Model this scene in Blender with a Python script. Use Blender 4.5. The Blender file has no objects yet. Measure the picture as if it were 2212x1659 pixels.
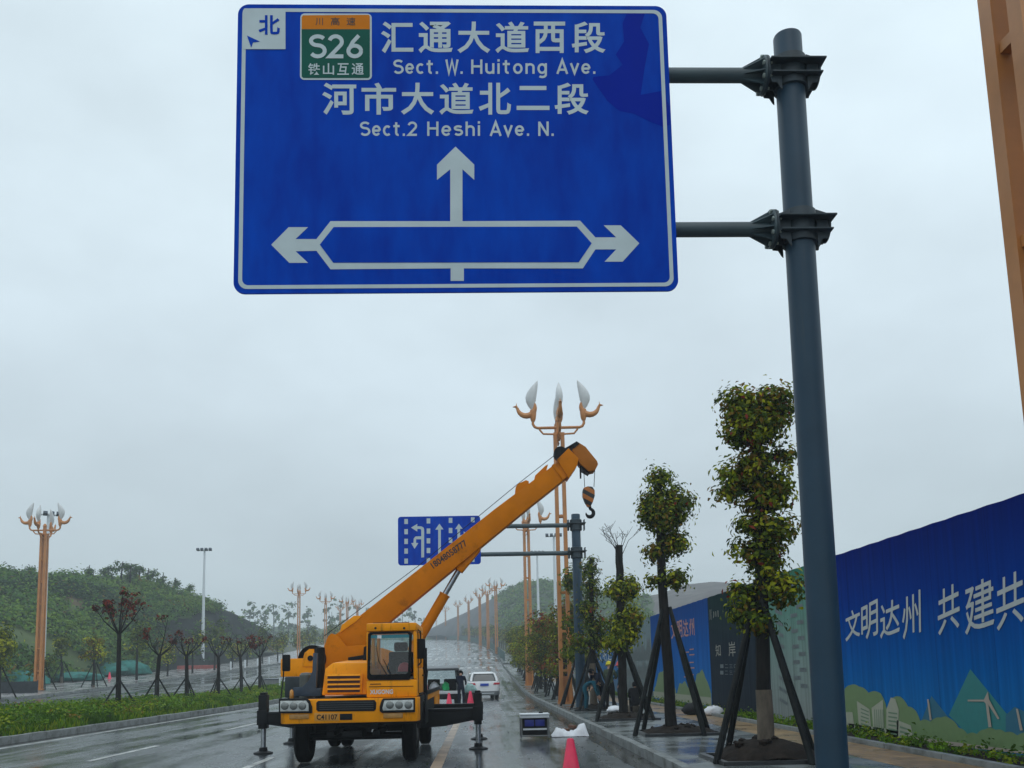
import bpy, bmesh, math, random
import numpy as np
from mathutils import Vector, Matrix

S = bpy.context.scene
COL = S.collection
rnd = random.Random(7)
D2R = math.radians

# ------------------------------------------------------------------ camera
# the photo is measured in a 2212 x 1659 frame; focal length 2000 of those pixels,
# optical centre low in the frame (the photo is a crop), eye height 1.6 m.
FPX, CX, CY, EYE = 2000.0, 1106.0, 1205.0, 1.6
YAW, PITCH, ROLL = D2R(-2.0225), D2R(7.0), D2R(-1.2)
cam_d = bpy.data.cameras.new('camera')
cam = bpy.data.objects.new('camera', cam_d)
COL.objects.link(cam)
S.camera = cam
CAMR = Matrix.Rotation(YAW, 3, 'Z') @ Matrix.Rotation(math.pi / 2 + PITCH, 3, 'X') @ Matrix.Rotation(ROLL, 3, 'Z')
cam.matrix_world = Matrix.Translation((0, 0, EYE)) @ CAMR.to_4x4()
cam_d.sensor_fit = 'HORIZONTAL'
cam_d.sensor_width = 36.0
cam_d.lens = FPX / 2212.0 * 36.0
cam_d.shift_y = (CY - 829.5) / 2212.0
cam_d.clip_start = 0.1
cam_d.clip_end = 4000.0

# ------------------------------------------------------------------ light
w = bpy.data.worlds.new('World')
S.world = w
w.use_nodes = True
nt = w.node_tree
nt.nodes.clear()
wo = nt.nodes.new('ShaderNodeOutputWorld')
sky = nt.nodes.new('ShaderNodeTexSky')
sky.sky_type = 'NISHITA'
sky.sun_disc = False
sky.sun_elevation = D2R(62)
sky.sun_rotation = D2R(200)
bg1 = nt.nodes.new('ShaderNodeBackground')
bg1.inputs['Strength'].default_value = 0.08
nt.links.new(sky.outputs[0], bg1.inputs['Color'])
tc = nt.nodes.new('ShaderNodeTexCoord')
sep = nt.nodes.new('ShaderNodeSeparateXYZ')
nt.links.new(tc.outputs['Generated'], sep.inputs[0])
ramp = nt.nodes.new('ShaderNodeValToRGB')
ramp.color_ramp.elements[0].position = 0.0
ramp.color_ramp.elements[0].color = (0.45, 0.535, 0.575, 1)
ramp.color_ramp.elements[1].position = 0.62
ramp.color_ramp.elements[1].color = (0.73, 0.86, 0.93, 1)
e = ramp.color_ramp.elements.new(0.12); e.color = (0.515, 0.605, 0.655, 1)
e = ramp.color_ramp.elements.new(0.30); e.color = (0.63, 0.74, 0.81, 1)
nt.links.new(sep.outputs[2], ramp.inputs[0])
mp = nt.nodes.new('ShaderNodeMapping')
mp.inputs['Scale'].default_value = (1.0, 1.0, 1.9)
nt.links.new(tc.outputs['Generated'], mp.inputs[0])
nz = nt.nodes.new('ShaderNodeTexNoise')
nz.inputs['Scale'].default_value = 3.2
nz.inputs['Detail'].default_value = 5.0
nz.inputs['Roughness'].default_value = 0.5
nt.links.new(mp.outputs[0], nz.inputs['Vector'])
mr = nt.nodes.new('ShaderNodeMapRange')
mr.inputs['From Min'].default_value = 0.3
mr.inputs['From Max'].default_value = 0.7
mr.inputs['To Min'].default_value = 0.86
mr.inputs['To Max'].default_value = 1.07
nt.links.new(nz.outputs[0], mr.inputs['Value'])
mul = nt.nodes.new('ShaderNodeVectorMath'); mul.operation = 'SCALE'
nt.links.new(ramp.outputs[0], mul.inputs[0])
nt.links.new(mr.outputs[0], mul.inputs['Scale'])
bg2 = nt.nodes.new('ShaderNodeBackground')
bg2.inputs['Strength'].default_value = 1.19
nt.links.new(mul.outputs[0], bg2.inputs['Color'])
mixs = nt.nodes.new('ShaderNodeMixShader')
mixs.inputs[0].default_value = 0.94
nt.links.new(bg1.outputs[0], mixs.inputs[1])
nt.links.new(bg2.outputs[0], mixs.inputs[2])
nt.links.new(mixs.outputs[0], wo.inputs['Surface'])

sun_d = bpy.data.lights.new('sun', 'SUN')
sun_d.energy = 0.5
sun_d.angle = D2R(50)
sun_d.color = (1.0, 0.96, 0.9)
sun = bpy.data.objects.new('sun', sun_d)
COL.objects.link(sun)
sun.rotation_euler = (D2R(28), 0, D2R(200 - 180))

S.view_settings.view_transform = 'Standard'
S.view_settings.look = 'None'
S.view_settings.exposure = 0.0
S.view_settings.gamma = 1.0
S.render.engine = 'CYCLES'
S.cycles.use_denoising = True
S.cycles.max_bounces = 6
S.cycles.diffuse_bounces = 2
S.cycles.glossy_bounces = 3
S.cycles.transmission_bounces = 4
S.cycles.transparent_max_bounces = 8
S.cycles.volume_bounces = 2

# ------------------------------------------------------------------ helpers
def ray(x, y):
    return CAMR @ Vector(((x - CX) / FPX, -(y - CY) / FPX, -1.0))

def P(x, y, Y):
    """world point seen at photo position (x, y) on the plane at distance Y ahead"""
    v = ray(x, y)
    return v * (Y / v.y) + Vector((0, 0, EYE))

def G(x, y, z=0.0):
    v = ray(x, y)
    return v * ((z - EYE) / v.z) + Vector((0, 0, EYE))

def FX(x, y, X):
    v = ray(x, y)
    return v * (X / v.x) + Vector((0, 0, EYE))

class MB:
    def __init__(s):
        s.v = []; s.f = []; s.m = []
    def add(s, vs, fs, mi=0):
        o = len(s.v)
        s.v += [tuple(v) for v in vs]
        s.f += [tuple(i + o for i in f) for f in fs]
        s.m += [mi] * len(fs)
        return s
    def box(s, c, d, rot=None, mi=0):
        hx, hy, hz = d[0] / 2, d[1] / 2, d[2] / 2
        vs = []
        for a in (-1, 1):
            for b in (-1, 1):
                for g in (-1, 1):
                    p = Vector((a * hx, b * hy, g * hz))
                    if rot is not None: p = rot @ p
                    vs.append(p + Vector(c))
        return s.add(vs, [(0, 1, 3, 2), (4, 6, 7, 5), (0, 4, 5, 1), (2, 3, 7, 6), (0, 2, 6, 4), (1, 5, 7, 3)], mi)
    def bb(s, x0, x1, y0, y1, z0, z1, mi=0):
        return s.box(((x0 + x1) / 2, (y0 + y1) / 2, (z0 + z1) / 2), (abs(x1 - x0), abs(y1 - y0), abs(z1 - z0)), None, mi)
    def bar(s, p0, p1, wd, th, mi=0, up=(0, 1, 0)):
        p0 = Vector(p0); p1 = Vector(p1); d = p1 - p0
        L = d.length
        if L < 1e-6: return s
        d /= L
        u = Vector(up); n = d.cross(u)
        if n.length < 1e-4: n = d.cross(Vector((1, 0, 0)))
        n.normalize(); u = n.cross(d)
        rot = Matrix((d, n, u)).transposed()
        return s.box((p0 + p1) / 2, (L, wd, th), rot, mi)
    def tube(s, path, rad, n=10, mi=0, caps=True):
        path = [Vector(p) for p in path]
        if not hasattr(rad, '__len__'): rad = [rad] * len(path)
        rings = []
        prev = None
        for i, p in enumerate(path):
            d = (path[min(i + 1, len(path) - 1)] - path[max(i - 1, 0)]).normalized()
            if prev is None:
                a = Vector((0, 0, 1)) if abs(d.z) < 0.9 else Vector((1, 0, 0))
                u = d.cross(a).normalized()
            else:
                u = (prev - d * prev.dot(d)).normalized()
            prev = u
            vv = d.cross(u)
            rings.append([p + (u * math.cos(2 * math.pi * k / n) + vv * math.sin(2 * math.pi * k / n)) * rad[i] for k in range(n)])
        return s.loft(rings, mi, caps)
    def cyl(s, p0, p1, r0, r1=None, n=14, mi=0):
        return s.tube([p0, p1], [r0, r0 if r1 is None else r1], n, mi)
    def loft(s, rings, mi=0, caps=True):
        n = len(rings[0]); vs = [p for r in rings for p in r]; fs = []
        for i in range(len(rings) - 1):
            for k in range(n):
                a = i * n + k; b = i * n + (k + 1) % n
                fs.append((a, b, b + n, a + n))
        if caps:
            fs.append(tuple(range(n - 1, -1, -1)))
            fs.append(tuple(range((len(rings) - 1) * n, len(rings) * n)))
        return s.add(vs, fs, mi)
    def prism(s, pts, vec, mi=0):
        pts = [Vector(p) for p in pts]; v = Vector(vec); n = len(pts)
        vs = pts + [p + v for p in pts]
        fs = [tuple(range(n - 1, -1, -1)), tuple(range(n, 2 * n))]
        fs += [(i, (i + 1) % n, (i + 1) % n + n, i + n) for i in range(n)]
        return s.add(vs, fs, mi)
    def lathe(s, prof, c=(0, 0, 0), n=16, mi=0, sx=1, sy=1):
        rings = [[Vector((c[0] + r * sx * math.cos(2 * math.pi * k / n), c[1] + r * sy * math.sin(2 * math.pi * k / n), c[2] + z)) for k in range(n)] for r, z in prof]
        return s.loft(rings, mi)
    def build(s, name, mats, parent=None, smooth=True, bevel=0.0, angle=35):
        if not isinstance(mats, (list, tuple)): mats = [mats]
        off = root_loc(parent) if parent else Vector((0, 0, 0))
        me = bpy.data.meshes.new(name)
        me.from_pydata([tuple(Vector(v) - off) for v in s.v], [], s.f)
        for m in mats: me.materials.append(m)
        if len(mats) > 1: me.polygons.foreach_set('material_index', s.m)
        bm = bmesh.new(); bm.from_mesh(me)
        bmesh.ops.recalc_face_normals(bm, faces=bm.faces)
        if bevel > 0:
            ed = [e for e in bm.edges if e.is_manifold and e.calc_face_angle(0) > D2R(40)]
            bmesh.ops.bevel(bm, geom=ed, offset=bevel, segments=2, profile=0.6, affect='EDGES', clamp_overlap=True)
        bm.to_mesh(me); bm.free()
        if smooth:
            me.shade_smooth(); me.set_sharp_from_angle(angle=D2R(angle))
        return link(name, me, parent)

def root_loc(o):
    v = Vector((0, 0, 0))
    while o is not None:
        v += Vector(o.location); o = o.parent
    return v

def link(name, me, parent=None):
    o = bpy.data.objects.new(name, me)
    COL.objects.link(o)
    if parent: o.parent = parent
    return o

def tag(o, label, cat, group=None):
    o['label'] = label; o['category'] = cat
    if group: o['group'] = group
    return o

def thing(name, label, cat, loc=(0, 0, 0), group=None):
    o = bpy.data.objects.new(name, None)
    o.empty_display_size = 0.2
    o.location = loc
    COL.objects.link(o)
    return tag(o, label, cat, group)

def struct(o, kind='structure'):
    o['kind'] = kind
    return o

KIDS = {}
def copy_tree(o, parent=None):
    c = o.copy(); COL.objects.link(c)
    if parent: c.parent = parent
    for ch in list(o.children): copy_tree(ch, c)
    return c

# ---- materials
def mat(name, col, rough=0.5, metal=0.0, var=0.0, scale=6.0, bump=0.0, bscale=None, stretch=(1, 1, 1), spec=0.5, coat=0.0, col2=None, lo=0.35, hi=0.65, trans=0.0):
    m = bpy.data.materials.new(name); m.use_nodes = True
    t = m.node_tree; b = t.nodes['Principled BSDF']
    b.inputs['Base Color'].default_value = (*col, 1)
    b.inputs['Roughness'].default_value = rough
    b.inputs['Metallic'].default_value = metal
    b.inputs['Specular IOR Level'].default_value = spec
    b.inputs['Coat Weight'].default_value = coat
    b.inputs['Coat Roughness'].default_value = 0.15
    if var > 0 or col2 is not None or bump > 0:
        tcn = t.nodes.new('ShaderNodeTexCoord'); mpn = t.nodes.new('ShaderNodeMapping')
        mpn.inputs['Scale'].default_value = stretch
        t.links.new(tcn.outputs['Object'], mpn.inputs[0])
    if var > 0 or col2 is not None:
        n = t.nodes.new('ShaderNodeTexNoise'); n.inputs['Scale'].default_value = scale
        n.inputs['Detail'].default_value = 6; n.inputs['Roughness'].default_value = 0.6
        t.links.new(mpn.outputs[0], n.inputs['Vector'])
        r = t.nodes.new('ShaderNodeValToRGB')
        r.color_ramp.elements[0].position = lo; r.color_ramp.elements[1].position = hi
        c1 = tuple(max(0, c * (1 - var)) for c in col) if col2 is None else col
        c2 = tuple(min(1, c * (1 + var)) for c in col) if col2 is None else col2
        r.color_ramp.elements[0].color = (*c1, 1); r.color_ramp.elements[1].color = (*c2, 1)
        t.links.new(n.outputs[0], r.inputs[0]); t.links.new(r.outputs[0], b.inputs['Base Color'])
    if bump > 0:
        n2 = t.nodes.new('ShaderNodeTexNoise'); n2.inputs['Scale'].default_value = bscale or scale * 6
        n2.inputs['Detail'].default_value = 4
        t.links.new(mpn.outputs[0], n2.inputs['Vector'])
        bp = t.nodes.new('ShaderNodeBump'); bp.inputs['Strength'].default_value = bump; bp.inputs['Distance'].default_value = 0.02
        t.links.new(n2.outputs[0], bp.inputs['Height']); t.links.new(bp.outputs[0], b.inputs['Normal'])
    return m

def paint(name, col, rough, grime, dirt=(0.05, 0.026, 0.012), amt=0.55, lo=0.56, hi=0.72, stretch=(5, 5, 1.1), spec=0.2, coat=0.0):
    m = mat(name, col, rough, var=0.10, scale=1.8, spec=spec, coat=coat, bump=0.03, bscale=5)
    t = m.node_tree; b = t.nodes['Principled BSDF']; src = b.inputs['Base Color'].links[0].from_socket
    tcn = t.nodes.new('ShaderNodeTexCoord'); mpn = t.nodes.new('ShaderNodeMapping'); mpn.inputs['Scale'].default_value = stretch
    n = t.nodes.new('ShaderNodeTexNoise'); n.inputs['Scale'].default_value = grime; n.inputs['Detail'].default_value = 9; n.inputs['Roughness'].default_value = 0.68
    t.links.new(tcn.outputs['Object'], mpn.inputs[0]); t.links.new(mpn.outputs[0], n.inputs['Vector'])
    mr_ = t.nodes.new('ShaderNodeMapRange'); mr_.inputs['From Min'].default_value = lo; mr_.inputs['From Max'].default_value = hi; mr_.inputs['To Max'].default_value = amt
    t.links.new(n.outputs[0], mr_.inputs['Value'])
    mx = t.nodes.new('ShaderNodeMixRGB'); mx.inputs[2].default_value = (*dirt, 1)
    t.links.new(mr_.outputs[0], mx.inputs[0]); t.links.new(src, mx.inputs[1]); t.links.new(mx.outputs[0], b.inputs['Base Color'])
    return m

def leafmat(name, col, var=0.35):
    m = mat(name, col, 0.5, var=var, scale=3.0, spec=0.12)
    t = m.node_tree; b = t.nodes['Principled BSDF']; out = t.nodes['Material Output']
    tr = t.nodes.new('ShaderNodeBsdfTranslucent'); tr.inputs['Color'].default_value = (col[0] * 1.5, col[1] * 1.5, col[2], 1)
    mx = t.nodes.new('ShaderNodeMixShader'); mx.inputs[0].default_value = 0.25
    t.links.new(b.outputs[0], mx.inputs[1]); t.links.new(tr.outputs[0], mx.inputs[2]); t.links.new(mx.outputs[0], out.inputs['Surface'])
    return m

def glassmat(name, tint=(0.75, 0.85, 0.85), gloss=0.12):
    m = bpy.data.materials.new(name); m.use_nodes = True
    t = m.node_tree; t.nodes.clear()
    out = t.nodes.new('ShaderNodeOutputMaterial'); a = t.nodes.new('ShaderNodeBsdfTransparent'); g = t.nodes.new('ShaderNodeBsdfGlossy')
    a.inputs['Color'].default_value = (*tint, 1); g.inputs['Roughness'].default_value = 0.03
    lw = t.nodes.new('ShaderNodeFresnel'); lw.inputs['IOR'].default_value = 1.5
    ad = t.nodes.new('ShaderNodeMath'); ad.operation = 'ADD'; ad.inputs[1].default_value = gloss; ad.use_clamp = True
    mx = t.nodes.new('ShaderNodeMixShader')
    t.links.new(lw.outputs[0], ad.inputs[0]); t.links.new(ad.outputs[0], mx.inputs[0])
    t.links.new(a.outputs[0], mx.inputs[1]); t.links.new(g.outputs[0], mx.inputs[2]); t.links.new(mx.outputs[0], out.inputs['Surface'])
    return m

M = {}
M['orange'] = paint('orange_paint', (0.93, 0.325, 0.001), 0.4, 1.3, amt=0.6, spec=0.15, coat=0.04)
M['orange_grimy_shaded'] = paint('boom_orange_shaded', (0.60, 0.175, 0.0), 0.48, 1.0, amt=0.5, spec=0.08, stretch=(2, 2, 2))  # crane orange with grime, base darkened for the weaker light on the boom
M['black'] = mat('black_steel', (0.006, 0.007, 0.009), 0.5, var=0.4, scale=4, spec=0.2)
M['rubber'] = mat('tyre_rubber', (0.006, 0.006, 0.007), 0.75, var=0.3, scale=10, bump=0.2, spec=0.15)
M['bluegrey'] = mat('blue_grey_steel', (0.025, 0.045, 0.075), 0.45, var=0.3, scale=4)
M['greysteel'] = paint('grey_pole_paint', (0.018, 0.048, 0.080), 0.42, 0.8, dirt=(0.05, 0.065, 0.075), amt=0.5, stretch=(9, 9, 0.5), spec=0.3)
M['greyarm'] = mat('grey_arm_paint', (0.045, 0.075, 0.088), 0.45, metal=0.0, var=0.2, scale=3, stretch=(0.5, 4, 4))
M['darksteel'] = mat('dark_bracket_steel', (0.014, 0.030, 0.042), 0.5, metal=0.0, var=0.25, scale=6)
M['chrome'] = mat('cylinder_rod', (0.45, 0.47, 0.5), 0.25, metal=0.9, var=0.1)
M['lens'] = mat('headlight_lens', (0.5, 0.52, 0.5), 0.2, var=0.25, scale=12, coat=0.6)
M['amber'] = mat('amber_lens', (0.42, 0.2, 0.03), 0.25, var=0.2, scale=14, coat=0.5)
M['red'] = mat('red_plastic', (0.55, 0.02, 0.04), 0.4, var=0.15)
M['cone'] = mat('cone_plastic', (0.80, 0.02, 0.085), 0.4, var=0.12, scale=5, coat=0.1)
M['white'] = mat('white_paint', (0.78, 0.79, 0.8), 0.3, var=0.06, scale=2, coat=0.5)
M['plastic_white'] = mat('white_sacking', (0.75, 0.76, 0.8), 0.55, var=0.1, scale=5, bump=0.3, bscale=12)
M['grey_plastic'] = mat('grey_plastic', (0.16, 0.17, 0.18), 0.5, var=0.15)
M['glass_dark'] = mat('dark_glass', (0.012, 0.018, 0.022), 0.06, spec=0.7, coat=0.5)
M['glass'] = glassmat('clear_glass', gloss=0.05)
M['plate_blue'] = mat('plate_blue', (0.02, 0.07, 0.45), 0.4, var=0.1)
M['blue_case'] = mat('blue_case', (0.01, 0.02, 0.22), 0.4, var=0.2)
M['lamp_bronze'] = mat('bronze_lamp_paint', (0.52, 0.205, 0.055), 0.42, var=0.14, scale=1.5, coat=0.15)
M['lamp_panel'] = mat('lamp_panel_grey', (0.42, 0.36, 0.30), 0.5, var=0.1)
M['petal'] = mat('petal_glass', (0.62, 0.63, 0.63), 0.3, var=0.06, scale=4, coat=0.3)
M['mast'] = mat('mast_white', (0.68, 0.72, 0.75), 0.4, var=0.06)
M['bark'] = mat('wet_bark', (0.014, 0.013, 0.012), 0.7, var=0.5, scale=8, stretch=(1, 1, 0.3), bump=0.6, bscale=25, spec=0.15)
M['wrap'] = mat('pale_trunk_bark', (0.115, 0.09, 0.064), 0.75, var=0.35, scale=7, stretch=(1, 1, 0.4), bump=0.4, bscale=30)
M['stake'] = mat('dark_stake_pole', (0.008, 0.010, 0.010), 0.55, var=0.5, scale=6, bump=0.2, spec=0.15)
M['soil'] = mat('dark_soil', (0.017, 0.012, 0.009), 0.85, var=0.5, scale=7, bump=0.8, bscale=18, spec=0.15)
M['leaf_d'] = leafmat('leaf_dark', (0.028, 0.054, 0.004))
M['leaf_m'] = leafmat('leaf_mid', (0.105, 0.145, 0.006))
M['leaf_l'] = leafmat('leaf_light', (0.33, 0.34, 0.010))
M['leaf_o'] = leafmat('leaf_bronze', (0.16, 0.098, 0.008))
M['leaf_r'] = leafmat('leaf_red', (0.22, 0.030, 0.015))
M['leaf_dr'] = leafmat('leaf_dark_red', (0.075, 0.014, 0.012))
M['hill_d'] = leafmat('hill_shrub_dark', (0.018, 0.046, 0.020))
M['hill_m'] = leafmat('hill_shrub_mid', (0.056, 0.132, 0.024))
M['hill_l'] = leafmat('hill_shrub_light', (0.120, 0.205, 0.028))
M['grass_a'] = leafmat('grass_green', (0.105, 0.205, 0.004))
M['grass_b'] = leafmat('grass_deep', (0.045, 0.105, 0.004))
M['grass_c'] = leafmat('grass_yellow', (0.20, 0.25, 0.008))
M['skin'] = mat('skin', (0.40, 0.22, 0.15), 0.5, var=0.08)
M['navy'] = mat('navy_cloth', (0.010, 0.014, 0.030), 0.8, var=0.3, scale=12, spec=0.05)
M['teal_cloth'] = mat('teal_cloth', (0.012, 0.075, 0.11), 0.8, var=0.3, scale=12, spec=0.05)
M['camo'] = mat('camouflage_cloth', (0.018, 0.030, 0.018), 0.8, scale=14, col2=(0.06, 0.085, 0.045))
M['blackcloth'] = mat('black_cloth', (0.008, 0.008, 0.010), 0.8, var=0.3, scale=12, spec=0.05)
M['yellow'] = mat('yellow_helmet_shell', (0.78, 0.66, 0.01), 0.3, coat=0.3, var=0.04)
M['pinkred'] = mat('red_helmet_shell', (0.70, 0.10, 0.10), 0.3, coat=0.3, var=0.04)
M['teal_net'] = mat('teal_netting', (0.02, 0.155, 0.135), 0.8, var=0.35, scale=2, bump=0.5, bscale=4)
M['red_barrier'] = mat('red_barrier_plastic', (0.27, 0.05, 0.04), 0.6, var=0.25)
M['kerb'] = paint('kerb_stone', (0.22, 0.235, 0.235), 0.5, 2.2, dirt=(0.05, 0.05, 0.042), amt=0.8, lo=0.46, hi=0.68, stretch=(1, 1, 1.5))
M['pitkerb'] = mat('pit_edging', (0.022, 0.024, 0.026), 0.35, var=0.4, scale=5)
M['boltgrey'] = mat('bolt_zinc', (0.28, 0.33, 0.31), 0.45, metal=0.4, var=0.2, scale=20)
M['signwhite'] = mat('reflective_white', (0.52, 0.60, 0.62), 0.4, var=0.05, scale=3, spec=0.12)
M['signgreen'] = mat('reflective_green', (0.0, 0.085, 0.06), 0.4, var=0.1, spec=0.12)
M['signorange'] = mat('reflective_orange', (0.62, 0.18, 0.0), 0.4, var=0.05, spec=0.12)
M['signdark'] = mat('sign_print_black', (0.02, 0.02, 0.02), 0.5)

# ------------------------------------------------------------------ text
_tc = {}
def glyphs(s, bold=0.0):
    k = (s, bold)
    if k in _tc: return _tc[k]
    c = bpy.data.curves.new('lettering', 'FONT'); c.body = s; c.offset = bold; c.resolution_u = 3
    o = bpy.data.objects.new('lettering', c); COL.objects.link(o)
    dg = bpy.context.evaluated_depsgraph_get(); dg.update()
    me = bpy.data.meshes.new_from_object(o.evaluated_get(dg))
    vs = np.array([v.co[:2] for v in me.vertices]); fs = [tuple(p.vertices) for p in me.polygons]
    bpy.data.objects.remove(o); bpy.data.curves.remove(c); bpy.data.meshes.remove(me)
    lo = vs.min(0); hi = vs.max(0)
    _tc[k] = ((vs - lo) / np.maximum(hi - lo, 1e-6), fs)
    return _tc[k]

def text(mb, s, o, right, up, nrm, bold=0.0, mi=0, wob=0.0, seed=1):
    """flat lettering filling the parallelogram o, o+right, o+up, raised a little along nrm"""
    vs, fs = glyphs(s, bold)
    o = Vector(o); right = Vector(right); up = Vector(up); nrm = Vector(nrm)
    pts = []
    for a, b in vs:
        if wob:
            a2 = a + wob * math.sin(7 * b + seed) * 0.5 + 0.15 * wob * math.sin(23 * b + seed * 3); b2 = b + wob * math.sin(5 * a + seed * 2) * 0.8
        else: a2, b2 = a, b
        pts.append(o + right * a2 + up * b2 + nrm)
    mb.add(pts, fs, mi)

# ------------------------------------------------------------------ ground profile
_py = [-80, 0, 62, 100, 150, 184, 238, 300, 360, 420, 520, 700, 1000]
_pz = [0, 0, 0, 1.35, 3.4, 5.3, 8.4, 11.6, 14.4, 16.0, 16.0, 13.0, 10.0]
_ys = np.arange(-80, 1001, 1.0)
_zs = np.convolve(np.pad(np.interp(_ys, _py, _pz), 12, mode='edge'), np.ones(25) / 25, 'valid')
def RZ(y): return float(np.interp(y, _ys, _zs))
def RX(y):
    if y <= 140: return 0.0
    return -3.0e-4 * (y - 140) ** 2

def strip(xa, xb, dz, y0, y1, step=4.0, za=None, curve=True):
    """flat sheet between two offsets from the road line; za = extra height at the xa edge"""
    mb = MB(); n = max(1, int(math.ceil((y1 - y0) / step)))
    vs = []
    for i in range(n + 1):
        y = y0 + (y1 - y0) * i / n; s = RX(y) if curve else 0
        vs.append((xa + s, y, RZ(y) + dz + (za or 0))); vs.append((xb + s, y, RZ(y) + dz))
    mb.add(vs, [(2 * i, 2 * i + 1, 2 * i + 3, 2 * i + 2) for i in range(n)])
    return mb

# ---- wet asphalt
def wet_asphalt(name, base, wetness=0.5):
    m = bpy.data.materials.new(name); m.use_nodes = True
    t = m.node_tree; b = t.nodes['Principled BSDF']
    tcn = t.nodes.new('ShaderNodeTexCoord')
    n1 = t.nodes.new('ShaderNodeTexNoise'); n1.inputs['Scale'].default_value = 0.35; n1.inputs['Detail'].default_value = 7; n1.inputs['Roughness'].default_value = 0.62
    mpn = t.nodes.new('ShaderNodeMapping'); mpn.inputs['Scale'].default_value = (1.6, 0.45, 1)
    t.links.new(tcn.outputs['Object'], mpn.inputs[0]); t.links.new(mpn.outputs[0], n1.inputs['Vector'])
    r1 = t.nodes.new('ShaderNodeMapRange'); r1.inputs['From Min'].default_value = 0.42; r1.inputs['From Max'].default_value = 0.58
    r1.inputs['To Min'].default_value = 0.07; r1.inputs['To Max'].default_value = 0.34
    mp4 = t.nodes.new('ShaderNodeMapping'); mp4.inputs['Scale'].default_value = (1.5, 0.02, 1)
    n4 = t.nodes.new('ShaderNodeTexNoise'); n4.inputs['Scale'].default_value = 1.0; n4.inputs['Detail'].default_value = 4
    t.links.new(tcn.outputs['Object'], mp4.inputs[0]); t.links.new(mp4.outputs[0], n4.inputs['Vector'])
    av = t.nodes.new('ShaderNodeMixRGB'); av.inputs[0].default_value = 0.42; t.links.new(n1.outputs[0], av.inputs[1]); t.links.new(n4.outputs[0], av.inputs[2])
    t.links.new(av.outputs[0], r1.inputs['Value']); t.links.new(r1.outputs[0], b.inputs['Roughness'])
    n2 = t.nodes.new('ShaderNodeTexNoise'); n2.inputs['Scale'].default_value = 1.7; n2.inputs['Detail'].default_value = 8
    t.links.new(tcn.outputs['Object'], n2.inputs['Vector'])
    r2 = t.nodes.new('ShaderNodeValToRGB'); r2.color_ramp.elements[0].position = 0.3; r2.color_ramp.elements[1].position = 0.72
    r2.color_ramp.elements[0].color = (*[c * 0.55 for c in base], 1); r2.color_ramp.elements[1].color = (*[c * 1.6 for c in base], 1)
    t.links.new(n2.outputs[0], r2.inputs[0]); t.links.new(r2.outputs[0], b.inputs['Base Color'])
    n3 = t.nodes.new('ShaderNodeTexNoise'); n3.inputs['Scale'].default_value = 55; n3.inputs['Detail'].default_value = 2
    t.links.new(tcn.outputs['Object'], n3.inputs['Vector'])
    mm = t.nodes.new('ShaderNodeMath'); mm.operation = 'MULTIPLY'
    t.links.new(n3.outputs[0], mm.inputs[0]); t.links.new(r1.outputs[0], mm.inputs[1])
    bp = t.nodes.new('ShaderNodeBump'); bp.inputs['Strength'].default_value = 0.5; bp.inputs['Distance'].default_value = 0.012
    t.links.new(mm.outputs[0], bp.inputs['Height']); t.links.new(bp.outputs[0], b.inputs['Normal'])
    b.inputs['Specular IOR Level'].default_value = 0.5
    return m
M['asphalt'] = wet_asphalt('wet_asphalt', (0.052, 0.060, 0.066))
M['asphalt2'] = wet_asphalt('wet_asphalt_far', (0.045, 0.05, 0.053))
M['line_white'] = mat('worn_white_paint', (0.10, 0.105, 0.105), 0.35, scale=2.5, col2=(0.50, 0.50, 0.48), lo=0.34, hi=0.56)
M['line_yellow'] = mat('worn_yellow_paint', (0.13, 0.08, 0.05), 0.35, scale=1.6, col2=(0.42, 0.30, 0.20), lo=0.36, hi=0.58)
M['gutter'] = mat('muddy_wet_gutter', (0.008, 0.008, 0.008), 0.22, scale=1.6, col2=(0.030, 0.026, 0.022), lo=0.3, hi=0.7)
M['dirt'] = mat('bare_earth', (0.055, 0.052, 0.04), 0.9, scale=0.6, col2=(0.05, 0.075, 0.03), bump=0.5, bscale=3)

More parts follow.
